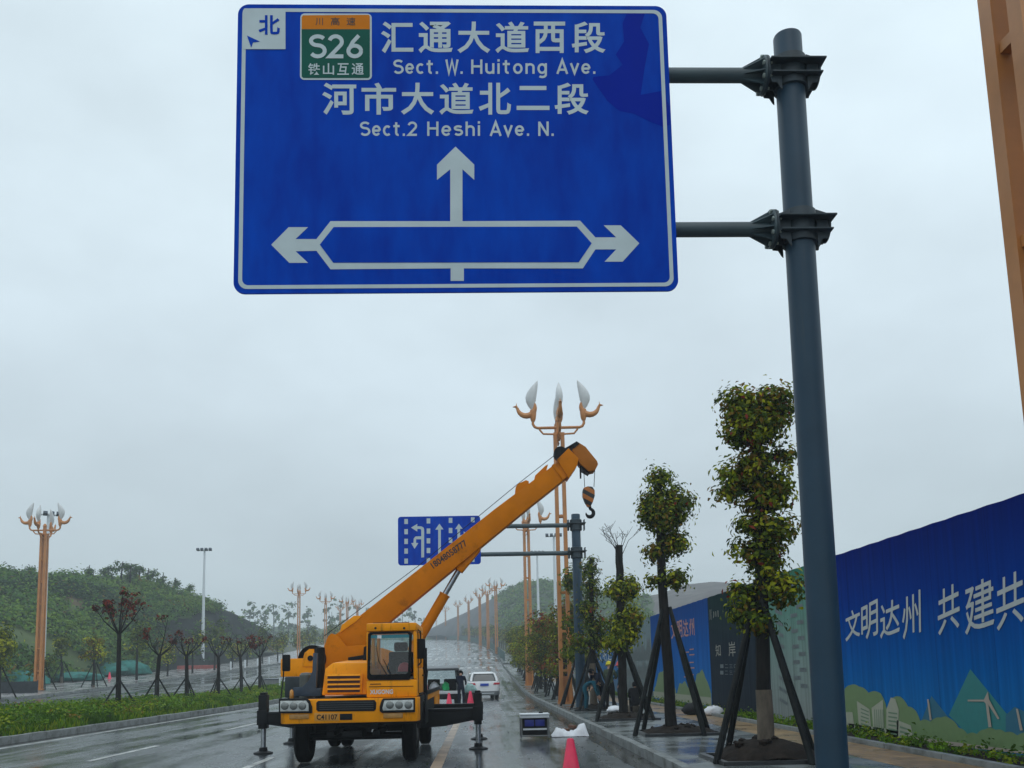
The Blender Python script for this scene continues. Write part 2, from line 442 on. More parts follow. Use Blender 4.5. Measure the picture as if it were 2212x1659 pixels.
def paving(name, base, sx, sy, rough=(0.12, 0.4)):
    m = bpy.data.materials.new(name); m.use_nodes = True
    t = m.node_tree; b = t.nodes['Principled BSDF']
    tcn = t.nodes.new('ShaderNodeTexCoord')
    br = t.nodes.new('ShaderNodeTexBrick'); br.offset = 0.5
    br.inputs['Scale'].default_value = 1.0; br.inputs['Brick Width'].default_value = sx; br.inputs['Row Height'].default_value = sy
    br.inputs['Mortar Size'].default_value = 0.008
    br.inputs['Color1'].default_value = (*[c * 0.8 for c in base], 1); br.inputs['Color2'].default_value = (*[c * 1.15 for c in base], 1)
    br.inputs['Mortar'].default_value = (*[c * 0.4 for c in base], 1)
    t.links.new(tcn.outputs['Object'], br.inputs['Vector']); 
    n2 = t.nodes.new('ShaderNodeTexNoise'); n2.inputs['Scale'].default_value = 0.9; n2.inputs['Detail'].default_value = 7
    t.links.new(tcn.outputs['Object'], n2.inputs['Vector'])
    mx = t.nodes.new('ShaderNodeMixRGB'); mx.blend_type = 'MULTIPLY'; mx.inputs[0].default_value = 0.6
    t.links.new(br.outputs[0], mx.inputs[1]); t.links.new(n2.outputs[0], mx.inputs[2]); t.links.new(mx.outputs[0], b.inputs['Base Color'])
    r1 = t.nodes.new('ShaderNodeMapRange'); r1.inputs['From Min'].default_value = 0.38; r1.inputs['From Max'].default_value = 0.62
    r1.inputs['To Min'].default_value = rough[0]; r1.inputs['To Max'].default_value = rough[1]
    t.links.new(n2.outputs[0], r1.inputs['Value']); t.links.new(r1.outputs[0], b.inputs['Roughness'])
    bp = t.nodes.new('ShaderNodeBump'); bp.inputs['Strength'].default_value = 0.25; bp.inputs['Distance'].default_value = 0.01
    t.links.new(br.outputs[1], bp.inputs['Height']); bp.invert = True; t.links.new(bp.outputs[0], b.inputs['Normal'])
    return m
M['paving'] = paving('wet_grey_paving', (0.17, 0.19, 0.19), 0.6, 0.3)
M['paving_tan'] = paving('tan_tactile_paving', (0.36, 0.22, 0.09), 0.3, 0.3, (0.25, 0.5))
M['plaza'] = paving('pale_paving', (0.30, 0.29, 0.29), 0.6, 0.6)

# ------------------------------------------------------------------ setting
XR, XL = 2.90, -12.3                       # kerb lines of the carriageway
gm = MB()
gx = [-420, -300, -200, -140, -100, -70, -50, -36, -17, -12.4, -6, 0, 3, 8, 14, 30, 60, 100, 160, 240, 420]
gy = list(range(-40, 700, 10))
vs = [(x, y, RZ(y) - 0.10 + (0.0 if -30 < x < 9 else 0.0)) for y in gy for x in gx]
nx = len(gx)
gm.add(vs, [(j * nx + i, j * nx + i + 1, (j + 1) * nx + i + 1, (j + 1) * nx + i) for j in range(len(gy) - 1) for i in range(nx - 1)])
struct(gm.build('ground', M['dirt']))
struct(strip(XL, XR, 0.0, -20, 420).build('road', M['asphalt']))

mk = MB()
def dash_line(mb, x, y0, y1, wd=0.15, on=None, off=None, dz=0.004):
    y = y0
    while y < y1:
        ye = min(y1, y + (on or (y1 - y0)))
        s = strip(x - wd / 2, x + wd / 2, dz, y, ye, 4)
        mb.add(s.v, s.f)
        y = ye + (off or 1e9)
dash_line(mk, XL + 0.6, -10, 100, 0.15)
dash_line(mk, -4.2, 5.0, 100, 0.15, 4, 6)
dash_line(mk, -7.85, 9.0, 100, 0.15, 4, 6)
for xx in (XL + 0.6, -7.9, -4.2, -0.8): dash_line(mk, xx, 180, 400, 0.18, None if xx < -12 else 6, None if xx < -12 else 9)
for k in range(16):
    y0 = 157 + 0.0; x = XL + 0.7 + k * 0.95
    s = strip(x, x + 0.45, 0.004, y0, y0 + 5, 5); mk.add(s.v, s.f)
for k in range(14):
    x = XL + 1.0 + k * 0.95
    s = strip(x, x + 0.45, 0.004, 118, 122.5, 5); mk.add(s.v, s.f)
struct(mk.build('road_markings', M['line_white']))
my = MB()
dash_line(my, -0.8, -5, 96, 0.20)
struct(my.build('worn_lane_line', M['line_yellow']))

# kerbs: stones with joints, built as one run each
def kerb_run(name, x, wd, h, y0, y1, L=1.0, side=1):
    mb = MB(); y = y0; r = random.Random(3)
    while y < y1:
        s = RX(y + L / 2); z = RZ(y + L / 2)
        j = r.uniform(-0.006, 0.006); dzj = r.uniform(-0.006, 0.006)
        mb.box((x + s + side * wd / 2 + j, y + L / 2, z + h / 2 - 0.1 + dzj / 2), (wd, L - 0.018, h + 0.2 + dzj))
        y += L
    return struct(mb.build(name, M['kerb'], bevel=0.014))
kerb_run('kerb', XR, 0.16, 0.17, -10, 113, side=1)
kerb_run('kerb', XL, 0.18, 0.20, -10, 78, side=-1)
kerb_run('kerb', XR, 0.2, 0.2, 131, 330, L=4, side=1)
kerb_run('kerb', XL, 0.2, 0.2, 180, 300, L=4, side=-1)

sw = strip(XR + 0.17, 5.9, 0.15, -10, 113)
struct(sw.build('pavement', M['paving']))
gut = strip(XR - 0.42, XR - 0.002, 0.003, -10, 113); struct(gut.build('gutter', M['gutter'])); struct(strip(XL + 0.002, XL + 0.38, 0.003, -10, 100).build('gutter', M['gutter']))
struct(strip(5.9, 6.9, 0.152, -10, 113).build('tactile_strip', M['paving_tan']))
kr = MB()
for y in range(-10, 113, 2): kr.bb(6.9, 7.02, y, y + 1.98, RZ(y) + 0.0, RZ(y + 1) + 0.24)
struct(kr.build('bed_edging', M['kerb'], bevel=0.01))
struct(strip(7.02, 9.5, 0.17, -10, 113).build('planting_bed', M['soil']))
struct(strip(XR + 0.2, 5.5, 0.15, 131, 420).build('pavement', M['paving']))
# side street to the right, between the two pavements
ss = MB(); ss.add([(3, 113, RZ(113) + 0.002), (60, 113, RZ(113) + 0.002), (60, 131, RZ(131) + 0.002), (3, 131, RZ(131) + 0.002)], [(0, 1, 2, 3)])
struct(ss.build('side_street', M['asphalt2']))

# far carriageway and its pavement (left of the median), a little higher
def zl(y): return RZ(y)
struct(strip(-30.5, -17.2, 0.30, -20, 420).build('far_road', M['asphalt2']))
struct(strip(-40.0, -30.6, 0.48, -20, 420).build('far_pavement', M['plaza']))
kl = MB()
for y in range(0, 300, 3): kl.bb(-30.6 + RX(y), -30.42 + RX(y), y, y + 2.97, RZ(y) + 0.1, RZ(y + 1.5) + 0.5)
for y in range(0, 78, 3): kl.bb(-17.3, -17.12, y, y + 2.97, RZ(y) - 0.1, RZ(y + 1.5) + 0.42)
struct(kl.build('kerb', M['kerb'], bevel=0.01))
# median bank
mb = MB(); prof = [(-12.48, 0.16), (-13.0, 0.28), (-14.0, 0.42), (-15.2, 0.48), (-16.4, 0.45), (-17.2, 0.36)]
ys = list(np.arange(-10, 78.1, 1.0)); vs = []
r = random.Random(5)
for y in ys:
    for i, (x, z) in enumerate(prof): vs.append((x, y, RZ(y) + z + (r.uniform(-0.03, 0.05) if 0 < i < 5 else 0)))
n = len(prof)
mb.add(vs, [(j * n + i, j * n + i + 1, (j + 1) * n + i + 1, (j + 1) * n + i) for j in range(len(ys) - 1) for i in range(n - 1)])
struct(mb.build('median', M['soil']))

# ------------------------------------------------------------------ foliage
def rng(seed): return np.random.default_rng(seed)

def leaf_mesh(name, centers, normals, size, mi, mats, g, parent=None, aspect=0.5, off=None, droop=0.15):
    N = len(centers)
    nrm = normals / np.maximum(np.linalg.norm(normals, axis=1, keepdims=True), 1e-6)
    a = g.normal(size=(N, 3)); t = a - nrm * (a * nrm).sum(1, keepdims=True); t /= np.maximum(np.linalg.norm(t, axis=1, keepdims=True), 1e-6)
    b = np.cross(nrm, t)
    L = (size * g.uniform(0.65, 1.35, N))[:, None]
    v = np.empty((N, 4, 3))
    v[:, 0] = centers - t * L * 0.5
    v[:, 1] = centers + b * L * aspect * 0.5 + nrm * L * 0.06
    v[:, 2] = centers + t * L * 0.5 - nrm * L * droop
    v[:, 3] = centers - b * L * aspect * 0.5 + nrm * L * 0.06
    if parent is not None: v -= np.array(root_loc(parent))[None, None]
    me = bpy.data.meshes.new(name)
    me.vertices.add(N * 4); me.vertices.foreach_set('co', v.reshape(-1))
    me.loops.add(N * 4); me.loops.foreach_set('vertex_index', np.arange(N * 4, dtype=np.int32))
    me.polygons.add(N); me.polygons.foreach_set('loop_start', np.arange(0, N * 4, 4, dtype=np.int32))
    try: me.polygons.foreach_set('loop_total', np.full(N, 4, dtype=np.int32))
    except Exception: pass
    for m in mats: me.materials.append(m)
    me.polygons.foreach_set('material_index', np.asarray(mi, dtype=np.int32))
    me.update(calc_edges=True); me.validate()
    return link(name, me, parent)

def crown_pts(blobs, n, g, clump_n=26, clump_r=0.16, shell=0.55):
    """clumped leaf positions inside ellipsoids (centre, radii)"""
    wts = np.array([b[1][0] * b[1][2] for b in blobs]); wts = wts / wts.sum()
    cs = []; ns = []; cid = []; k = 0
    for (c, r), wt in zip(blobs, wts):
        nc = max(3, int(n * wt / clump_n))
        for _ in range(nc):
            d = g.normal(size=3); d /= np.linalg.norm(d)
            rad = shell + (1 - shell) * g.random() ** 0.7
            if g.random() < 0.22: rad = g.random() * shell
            if g.random() < 0.06: rad *= 1.12
            rad *= 1 + 0.28 * math.sin(4.2 * d[0] + 3 * c[2]) * math.cos(4.8 * d[2] + 5 * c[0] + 2.0 * d[1])
            cc = np.array(c) + d * np.array(r) * rad
            m = max(4, int(clump_n * g.uniform(0.5, 1.5)))
            rr = clump_r * g.uniform(0.6, 1.4)
            q = g.normal(size=(m, 3)) * rr * np.array([1, 1, 0.75])
            cs.append(cc + q); ns.append(q * 1.2 / max(rr, 1e-3) + d * 0.7 + np.array([0, 0, 0.9]) + g.normal(size=(m, 3)) * 0.5)
            cid += [k] * m; k += 1
    return np.concatenate(cs), np.concatenate(ns), np.array(cid)

def crown_mats(cid, g, probs):
    K = cid.max() + 1
    base = g.choice(len(probs), size=K, p=probs)
    mi = base[cid]
    sw = g.random(len(cid)) < 0.25
    mi[sw] = g.choice(len(probs), size=sw.sum(), p=probs)
    return mi
LEAFM = None
def lm(): return [M['leaf_d'], M['leaf_m'], M['leaf_l'], M['leaf_o'], M['leaf_r']]

def blobs_px(lst, Y, depth=0.9):
    """crown lobes given by photo position and half sizes at the tree's distance"""
    out = []
    for x, y, rx, ry in lst:
        c = P(x, y, Y); s = Y / FPX * 1.01
        out.append(((c.x, c.y + rnd.uniform(-0.1, 0.1), c.z), (rx * s * 0.92, rx * s * depth * 0.92, ry * s * 0.95)))
    return out

def stakes(root, base, top_z, rad, n=4, r=0.05, z0=0.15, ph=0.6, tr=0.16):
    for k in range(n):
        a = ph + 2 * math.pi * k / n + rnd.uniform(-0.05, 0.05)
        p0 = Vector((base.x + rad * math.cos(a), base.y + rad * math.sin(a), z0))
        p1 = Vector((base.x - tr * 0.4 * math.cos(a), base.y - tr * 0.4 * math.sin(a), z0 + top_z + rnd.uniform(-0.05, 0.12)))
        # the pole leans on the trunk, meeting it just outside the bark
        p1 += Vector((math.cos(a), math.sin(a), 0)) * tr
        MB().tube([p0, p0.lerp(p1, 0.5) + Vector((rnd.uniform(-.02, .02), rnd.uniform(-.02, .02), 0)), p1], [r, r * 0.95, r * 0.85], 8).build('support_pole', M['stake'], root)

ORD = ['first', 'second', 'third', 'fourth', 'fifth', 'sixth', 'seventh', 'eighth', 'ninth', 'tenth', 'eleventh', 'twelfth']

def street_tree(label, Y, trunk_px, r0, r1, lobes, n, leaf, probs, seed, wrap=None, stk=None, group='staked trees along the right pavement', depth=0.9, twigs=None, branches=True, name='street_tree'):
    g = rng(seed)
    pts = [P(x, y, Y) for x, y in trunk_px]
    zb = RZ(Y) + 0.15
    base = Vector((pts[0].x, Y, zb))
    root = thing(name, label, 'tree', base, group)
    pts[0] = base.copy()
    # resample the trunk
    path = []
    for i in range(len(pts) - 1):
        for k in range(4): path.append(pts[i].lerp(pts[i + 1], k / 4) + Vector((rnd.uniform(-.015, .015), rnd.uniform(-.015, .015), 0)))
    path.append(pts[-1])
    rad = [r0 + (r1 - r0) * i / (len(path) - 1) for i in range(len(path))]
    rad[0] *= 1.12
    tmb = MB().tube(path, rad, 10)
    if lobes:
        bl = blobs_px(lobes, Y, depth)
        if branches:
            for (c, r) in bl:
                zc = c[2]
                # nearest trunk point a bit below the lobe
                q = min(path, key=lambda p: abs(p.z - (zc - r[2] * 0.6)))
                for k in range(4):
                    d = Vector(g.normal(size=3)); d.normalize()
                    e_ = Vector(c) + Vector((d.x * r[0], d.y * r[1], d.z * r[2])) * 0.75
                    tmb.tube([q, q.lerp(e_, 0.5) + Vector((0, 0, 0.06)), e_], [r1 * 0.55, r1 * 0.35, 0.008], 6)
    if twigs:
        top = path[-1]
        for k in range(twigs):
            a = g.uniform(0, 6.28); L = g.uniform(0.5, 1.0)
            e_ = top + Vector((math.cos(a) * L * 0.7, math.sin(a) * L * 0.4, L * g.uniform(0.1, 0.95)))
            md = top.lerp(e_, 0.5) + Vector((0, 0, -0.05))
            tmb.tube([top - Vector((0, 0, g.uniform(0.05, 0.5))), md, e_], [0.012, 0.008, 0.004], 5)
            for q in range(3):
                b_ = md.lerp(e_, g.uniform(0, 0.8))
                tmb.tube([b_, b_ + Vector((g.uniform(-.25, .25), g.uniform(-.2, .2), g.uniform(.05, .35)))], [0.007, 0.004], 4)
    tmb.build('trunk', M['bark'], root)
    if wrap:
        zt = zb + wrap; wp = [p for p in path if p.z <= zt]
        MB().tube(wp, [rad[i] + 0.012 for i in range(len(wp))], 12).build('trunk_lower', M['wrap'], root)
    if lobes:
        c, nn, cid = crown_pts(bl, n, g, clump_r=leaf * 1.0, clump_n=20)
        leaf_mesh('crown', c, nn, leaf, crown_mats(cid, g, probs), lm(), g, root)
    if stk: stakes(root, base, **stk)
    return root

def tree_pit(x, y, label, sx=1.75, sy=1.6, mound=0.16, seed=1):
    z = RZ(y) + 0.15
    root = thing('tree_pit', label, 'tree pit', (x, y, z), 'square tree pits in the right pavement')
    e_ = 0.09; mb = MB(); h = 0.06
    mb.bb(x - sx / 2, x + sx / 2, y - sy / 2, y - sy / 2 + e_, z - 0.02, z + h); mb.bb(x - sx / 2, x + sx / 2, y + sy / 2 - e_, y + sy / 2, z - 0.02, z + h)
    mb.bb(x - sx / 2, x - sx / 2 + e_, y - sy / 2 + e_, y + sy / 2 - e_, z - 0.02, z + h); mb.bb(x + sx / 2 - e_, x + sx / 2, y - sy / 2 + e_, y + sy / 2 - e_, z - 0.02, z + h)
    mb.build('edging', M['pitkerb'], root)
    g = rng(seed); n = 22; mb = MB(); vs = []
    for j in range(n):
        for i in range(n):
            u = i / (n - 1) * 2 - 1; v = j / (n - 1) * 2 - 1
            hh = mound * max(0, 1 - (u * u + v * v) * 0.75) + g.uniform(0, 0.035) * (1 if max(abs(u), abs(v)) < 0.97 else 0)
            vs.append((x + u * (sx / 2 - e_), y + v * (sy / 2 - e_), z + 0.012 + hh))
    mb.add(vs, [(j * n + i, j * n + i + 1, (j + 1) * n + i + 1, (j + 1) * n + i) for j in range(n - 1) for i in range(n - 1)])
    for k in range(14):
        a = g.uniform(0, 6.28); rr = g.uniform(0.1, 0.7) * sx / 2; s_ = g.uniform(0.03, 0.08)
        mb.lathe([(0.01, -s_), (s_ * 0.9, -s_ * 0.3), (s_, s_ * 0.3), (0.01, s_ * 0.8)], (x + rr * math.cos(a), y + rr * math.sin(a), z + 0.03 + mound * max(0, 1 - (rr / sx * 2) ** 2 * 0.75)), 6)
    mb.build('soil_mound', M['soil'], root)
    return root

#@@TREES
TA, TB, TC, TD = 14.6, 20.8, 27.3, 34.0
street_tree('tall four-tiered leafy tree with tan lower trunk, right beside the grey sign pole', TA, [(1655, 1650), (1650, 1440), (1645, 1250), (1637, 1000), (1634, 870)], 0.125, 0.075,
    [(1600, 880, 46, 46), (1665, 885, 52, 50), (1635, 930, 66, 40), (1590, 945, 30, 26), (1610, 1025, 58, 34), (1668, 1045, 52, 44), (1578, 1065, 30, 16), (1645, 1085, 50, 30), (1668, 1145, 56, 34), (1622, 1135, 30, 24), (1650, 1195, 46, 34), (1640, 985, 34, 22), (1655, 1225, 36, 22), (1556, 1070, 16, 8), (1700, 990, 22, 20), (1612, 1180, 22, 14), (1620, 1280, 38, 26), (1690, 1270, 44, 34), (1605, 1320, 26, 26), (1640, 1345, 36, 22)],
    13500, 0.098, [0.25, 0.35, 0.17, 0.21, 0.02], 11, wrap=1.35, stk=dict(top_z=2.45, rad=1.0, r=0.055, ph=0.42))
street_tree('dark-trunked tree with a round top-heavy crown above long bare stem', TB, [(1452, 1590), (1440, 1400), (1430, 1230), (1425, 1060)], 0.13, 0.085,
    [(1424, 1030, 20, 20), (1412, 1085, 28, 32), (1462, 1085, 34, 36), (1440, 1122, 46, 30), (1405, 1115, 18, 20), (1455, 1170, 34, 24), (1425, 1190, 30, 14), (1458, 1252, 24, 17), (1415, 1258, 14, 10)],
    7000, 0.112, [0.32, 0.40, 0.13, 0.145, 0.005], 12, wrap=None, stk=dict(top_z=2.75, rad=1.05, r=0.055, ph=0.5))
street_tree('pollarded tree with bare twigs at its cut top and two green tufts', TC, [(1347, 1560), (1343, 1400), (1339, 1250), (1337, 1178)], 0.13, 0.11,
    [(1330, 1275, 22, 18), (1362, 1268, 20, 22), (1345, 1290, 22, 12), (1350, 1350, 34, 34), (1340, 1385, 30, 24), (1365, 1330, 20, 18)],
    4600, 0.13, [0.16, 0.42, 0.34, 0.075, 0.005], 13, wrap=None, stk=dict(top_z=2.2, rad=1.1, r=0.055, ph=0.7), twigs=11)
street_tree('slender tree with sparse dark leaves beside the lane sign post', TD, [(1283, 1540), (1279, 1400), (1277, 1260), (1276, 1205)], 0.13, 0.06,
    [(1275, 1225, 20, 24), (1278, 1270, 22, 22), (1270, 1310, 24, 22), (1285, 1350, 26, 30), (1262, 1385, 26, 22), (1296, 1385, 22, 22)],
    3600, 0.13, [0.46, 0.34, 0.06, 0.13, 0.01], 14, wrap=1.9, stk=dict(top_z=2.0, rad=1.0, r=0.05, ph=0.9))
street_tree('green-tufted tree between the lane sign post and the near bronze lamp', 39.5, [(1252, 1530), (1248, 1400), (1244, 1262)], 0.12, 0.06,
    [(1236, 1252, 26, 24), (1255, 1240, 16, 16), (1240, 1350, 22, 26), (1238, 1405, 22, 24)], 1700, 0.18, [0.30, 0.44, 0.16, 0.09, 0.01], 15, stk=dict(top_z=2.0, rad=1.0, r=0.05))
row = [(46.5, 'o'), (53, 'r'), (59.5, 'o'), (66, 'm'), (72.5, 'm'), (79.5, 'l'), (86, 'm'), (93, 'l'), (100, 'm')]
desc = ['bronze-tinged bushy tree right behind the near bronze lamp', 'bushy tree with reddish young leaves left of the near bronze lamp', 'olive-brown bushy tree behind the red-leaved one', 'green bushy tree between red-leaved tree and slimmer bronze lamp',
        'green bushy tree just right of the second bronze lamp', 'light green bushy tree just beyond the second bronze lamp', 'green bushy tree two places beyond second bronze lamp', 'yellow-green tree next to last in the pavement row', 'last and farthest bushy tree in the pavement row']
for i, (Y, kk) in enumerate(row):
    x0 = 4.25 + 0.15 * math.sin(i * 2.1)
    s = FPX / Y
    bx = 1040 + x0 * s; by = 1452 + EYE * s - (RZ(Y) + .15) * s
    H_ = [4.9, 5.0, 4.7, 5.0, 4.6, 4.9, 4.7, 4.8, 4.5][i]
    top = by - H_ * s
    low = by - 1.45 * s
    g = rng(60 + i)
    lob = []
    for q in range(8):
        lob.append((bx + g.uniform(-0.95, 0.95) * s, low - (q + 0.5) / 8 * (low - top) , g.uniform(0.75, 1.1) * s, g.uniform(0.45, 0.6) * s))
    pr = {'o': [0.30, 0.27, 0.08, 0.30, 0.05], 'r': [0.18, 0.18, 0.06, 0.26, 0.32], 'm': [0.25, 0.42, 0.20, 0.12, 0.01], 'l': [0.16, 0.38, 0.34, 0.12, 0.0]}[kk]
    street_tree(desc[i], Y, [(bx, by), (bx - 2, (by + top) / 2), (bx, top + 0.6 * s)], 0.12, 0.05, lob, 4200, 0.16, pr, 80 + i, stk=dict(top_z=2.0, rad=0.9, r=0.05, n=4), depth=1.0, group='bushy trees of the right pavement row')
tree_pit(4.42, TA, 'square tree pit heaped with dark soil under the four-tiered tree', mound=0.30, seed=1)
tree_pit(4.35, TB, 'black-edged tree pit under the tree with the top-heavy crown', seed=2)
tree_pit(4.20, TC, 'black-edged tree pit under the pollarded twiggy tree', seed=3)
tree_pit(4.16, TD, 'black-edged tree pit beside the lane sign post', seed=4)

# bare-branched dark red-leaved saplings along the median
def sapling(x, y, H_, label, dens, seed, th=0.52):
    g = rng(seed); zb = RZ(y) + 0.45
    root = thing('ornamental_tree', label, 'tree', (x, y, zb), 'dark-leaved saplings on the grassed median')
    mb = MB(); hub = Vector((x + g.uniform(-.1, .1), y, zb + H_ * th))
    mb.tube([(x, y, zb - 0.3), Vector((x, y, zb)).lerp(hub, 0.5) + Vector((g.uniform(-.05, .05), 0, 0)), hub], [0.12, 0.10, 0.085], 8)
    ends = []
    for k in range(7):
        a = k * 0.9 + g.uniform(-.5, .5); L = H_ * g.uniform(0.16, 0.40)
        e_ = hub + Vector((math.cos(a) * L * g.uniform(.30, .85), math.sin(a) * L * g.uniform(.3, .6), L * g.uniform(.55, 1.05)))
        md = hub.lerp(e_, 0.45) + Vector((math.cos(a) * 0.12, math.sin(a) * 0.1, -0.04))
        mb.tube([hub - Vector((0, 0, 0.08)), md, e_], [0.036, 0.022, 0.008], 6)
        ends.append(e_)
        for q in range(4):
            b_ = md.lerp(e_, g.uniform(0.05, 0.9)); t_ = b_ + Vector((g.uniform(-.4, .4), g.uniform(-.3, .3), g.uniform(.05, .5)))
            mb.tube([b_, t_], [0.012, 0.005], 5); ends.append(t_)
    mb.build('trunk', M['bark'], root)
    bl = [((p.x, p.y, p.z), (0.16, 0.16, 0.22)) for p in ends if g.random() < dens * 0.45]
    if bl:
        c, nn, cid = crown_pts(bl, int(230 * dens) + 20, g, clump_n=10, clump_r=0.09)
        mi = g.choice(3, size=len(c), p=[0.6, 0.28, 0.12])
        leaf_mesh('crown', c, nn, 0.15, mi, [M['leaf_dr'], M['leaf_r'], M['leaf_d']], g, root, aspect=0.55)
    stakes(root, Vector((x, y, zb)), 1.15, 0.85, n=3, r=0.04, z0=zb - 0.05, ph=seed * 0.7, tr=0.09)
SAP = [(258, 38.0, 4.9, 0.62, 'tallest sapling with dark red leaf clusters, nearest on the median'), (340, 43, 3.9, 0.22, 'almost leafless sapling just behind the tallest red-leaved one'), (405, 47.5, 4.0, 0.22, 'forked bare sapling in front of the red barrier'),
       (472, 53, 4.0, 0.08, 'leafless sapling next to the white floodlight mast'), (522, 58, 4.1, 0.40, 'red-tipped sapling second from the far end of the median'), (562, 62.5, 4.1, 0.62, 'bushy red sapling at the far end of the median by the grey box')]
for i, (px, Y, H_, dn, lb) in enumerate(SAP):
    p = P(px, 1450, Y); sapling(p.x, Y, H_, lb, dn, 30 + i, th=0.58 if i else 0.62)

# young staked trees on the far pavement
def far_sap(px, Y, topy, lobes, label, probs, seed, n=420):
    root = street_tree(label, Y, [(px, 1490), (px, 1440), (px, topy + 15)], 0.10, 0.05, lobes, n, 0.26, probs, seed, wrap=1.0, stk=dict(top_z=1.9, rad=1.0, r=0.05, z0=RZ(Y) + 0.5), group='young staked trees on the far pavement', name='young_tree', depth=1.0)
far_sap(203, 78, 1375, [(200, 1385, 20, 9), (208, 1410, 20, 12), (188, 1418, 14, 5)], 'young tree with flat ochre tiers behind the tallest sapling', [0.08, 0.12, 0.30, 0.50, 0.0], 41, 800)
far_sap(133, 88, 1372, [(134, 1385, 14, 14), (130, 1405, 12, 12)], 'young green tree standing right of the left bronze lamp', [0.3, 0.5, 0.2, 0.0, 0.0], 42, 700)
far_sap(92, 74, 1420, [(90, 1440, 24, 14), (100, 1430, 16, 12), (70, 1445, 14, 10)], 'low dark bushy tree behind the foot of the left bronze lamp', [0.5, 0.35, 0.0, 0.15, 0.0], 43)
far_sap(-2, 60, 1345, [(2, 1370, 22, 22), (4, 1400, 24, 20), (-12, 1430, 22, 16)], 'bright green rounded tree cut by the left edge', [0.06, 0.5, 0.44, 0.0, 0.0], 44, 1600)

# roadside trees beside the climbing road, small in the photo: shared shapes
def small_tree_proto(seed, H_, R_, probs, n, leaf):
    g = rng(seed); root = thing('roadside_tree', 'x', 'tree', (0, 0, 0))
    MB().tube([(0, 0, -0.5), (0.05, 0, H_ * 0.45), (0, 0.05, H_ * 0.8)], [0.13, 0.1, 0.04], 7).build('trunk', M['bark'], root)
    bl = [((g.uniform(-.5, .5) * R_, g.uniform(-.5, .5) * R_, H_ * (0.5 + 0.4 * k / 4)), (R_ * g.uniform(.5, .8), R_ * g.uniform(.5, .8), H_ * g.uniform(.1, .16))) for k in range(5)]
    c, nn, cid = crown_pts(bl, n, g, clump_n=16, clump_r=leaf)
    leaf_mesh('crown', c, nn, leaf, crown_mats(cid, g, probs), lm(), g, root)
    return root
protos = [small_tree_proto(200, 5.2, 1.5, [0.35, 0.4, 0.15, 0.1, 0], 420, 0.4), small_tree_proto(201, 5.8, 1.3, [0.45, 0.4, 0.1, 0.05, 0], 420, 0.4), small_tree_proto(202, 4.6, 1.6, [0.25, 0.35, 0.25, 0.15, 0], 420, 0.4)]
used = [False] * 3
def put_small(k, x, y, z, sc, label, group):
    o = protos[k] if not used[k] else copy_tree(protos[k])
    used[k] = True
    o.location = (x, y, z); o.rotation_euler = (0, 0, rnd.uniform(0, 6.28)); o.scale = (sc, sc, sc)
    tag(o, label, 'tree', group)
    return o
for i in range(26):
    y = 138 + i * 8.5
    put_small(i % 3, XR + 3.6 + RX(y) + rnd.uniform(-.4, .4), y, RZ(y) + 0.1, rnd.uniform(0.8, 1.05), 'small hazy green tree along the right side of the climbing road', 'hazy trees right of the climbing road')
for i in range(30):
    y = 92 + i * 8.5
    put_small((i + 1) % 3, -33.2 + RX(y) * 0.9 + rnd.uniform(-.5, .5), y, RZ(y) + 0.4, rnd.uniform(0.75, 1.15), 'small hazy green tree along the far left pavement below the hill', 'hazy trees along the far left pavement')

# ------------------------------------------------------------------ hills
def noise2(x, y, s=1.0, seed=0):
    return (math.sin(x * 0.11 * s + seed) * math.cos(y * 0.13 * s + seed * 1.7) + 0.6 * math.sin(x * 0.27 * s + 1.3 + seed) * math.sin(y * 0.23 * s + 0.4) + 0.35 * math.sin(x * 0.61 * s + y * 0.53 * s + seed))

def hill(name, foot, ridge, back, mats, seed, nu=90, nv=26, amp=0.8, matfn=None):
    """terrain sheet lofted between a foot line, a ridge line and a back line (lists of world points)"""
    def samp(l, t):
        k = t * (len(l) - 1); i = min(int(k), len(l) - 2); return Vector(l[i]).lerp(Vector(l[i + 1]), k - i)
    vs = []; mb = MB()
    for i in range(nu + 1):
        a = samp(foot, i / nu); b = samp(ridge, i / nu); c = samp(back, i / nu)
        for j in range(nv + 1):
            t = j / nv
            if t < 0.7:
                q = t / 0.7; p = a.lerp(b, q); p.z = a.z + (b.z - a.z) * (q ** 0.8)
            else:
                q = (t - 0.7) / 0.3; p = b.lerp(c, q)
            f = math.sin(math.pi * min(1, t * 1.4)) if t < 0.7 else 0.4
            p.z += amp * f * noise2(p.x, p.y, 1.0, seed)
            vs.append(p)
    n = nv + 1; fs = []; mi = []
    for i in range(nu):
        for j in range(nv):
            fs.append((i * n + j, i * n + j + 1, (i + 1) * n + j + 1, (i + 1) * n + j))
            mi.append(matfn(vs[i * n + j], j / nv) if matfn else 0)
    mb.add(vs, fs); mb.m = mi
    return struct(mb.build(name, mats, angle=180)), [Vector(v) for v in vs], n

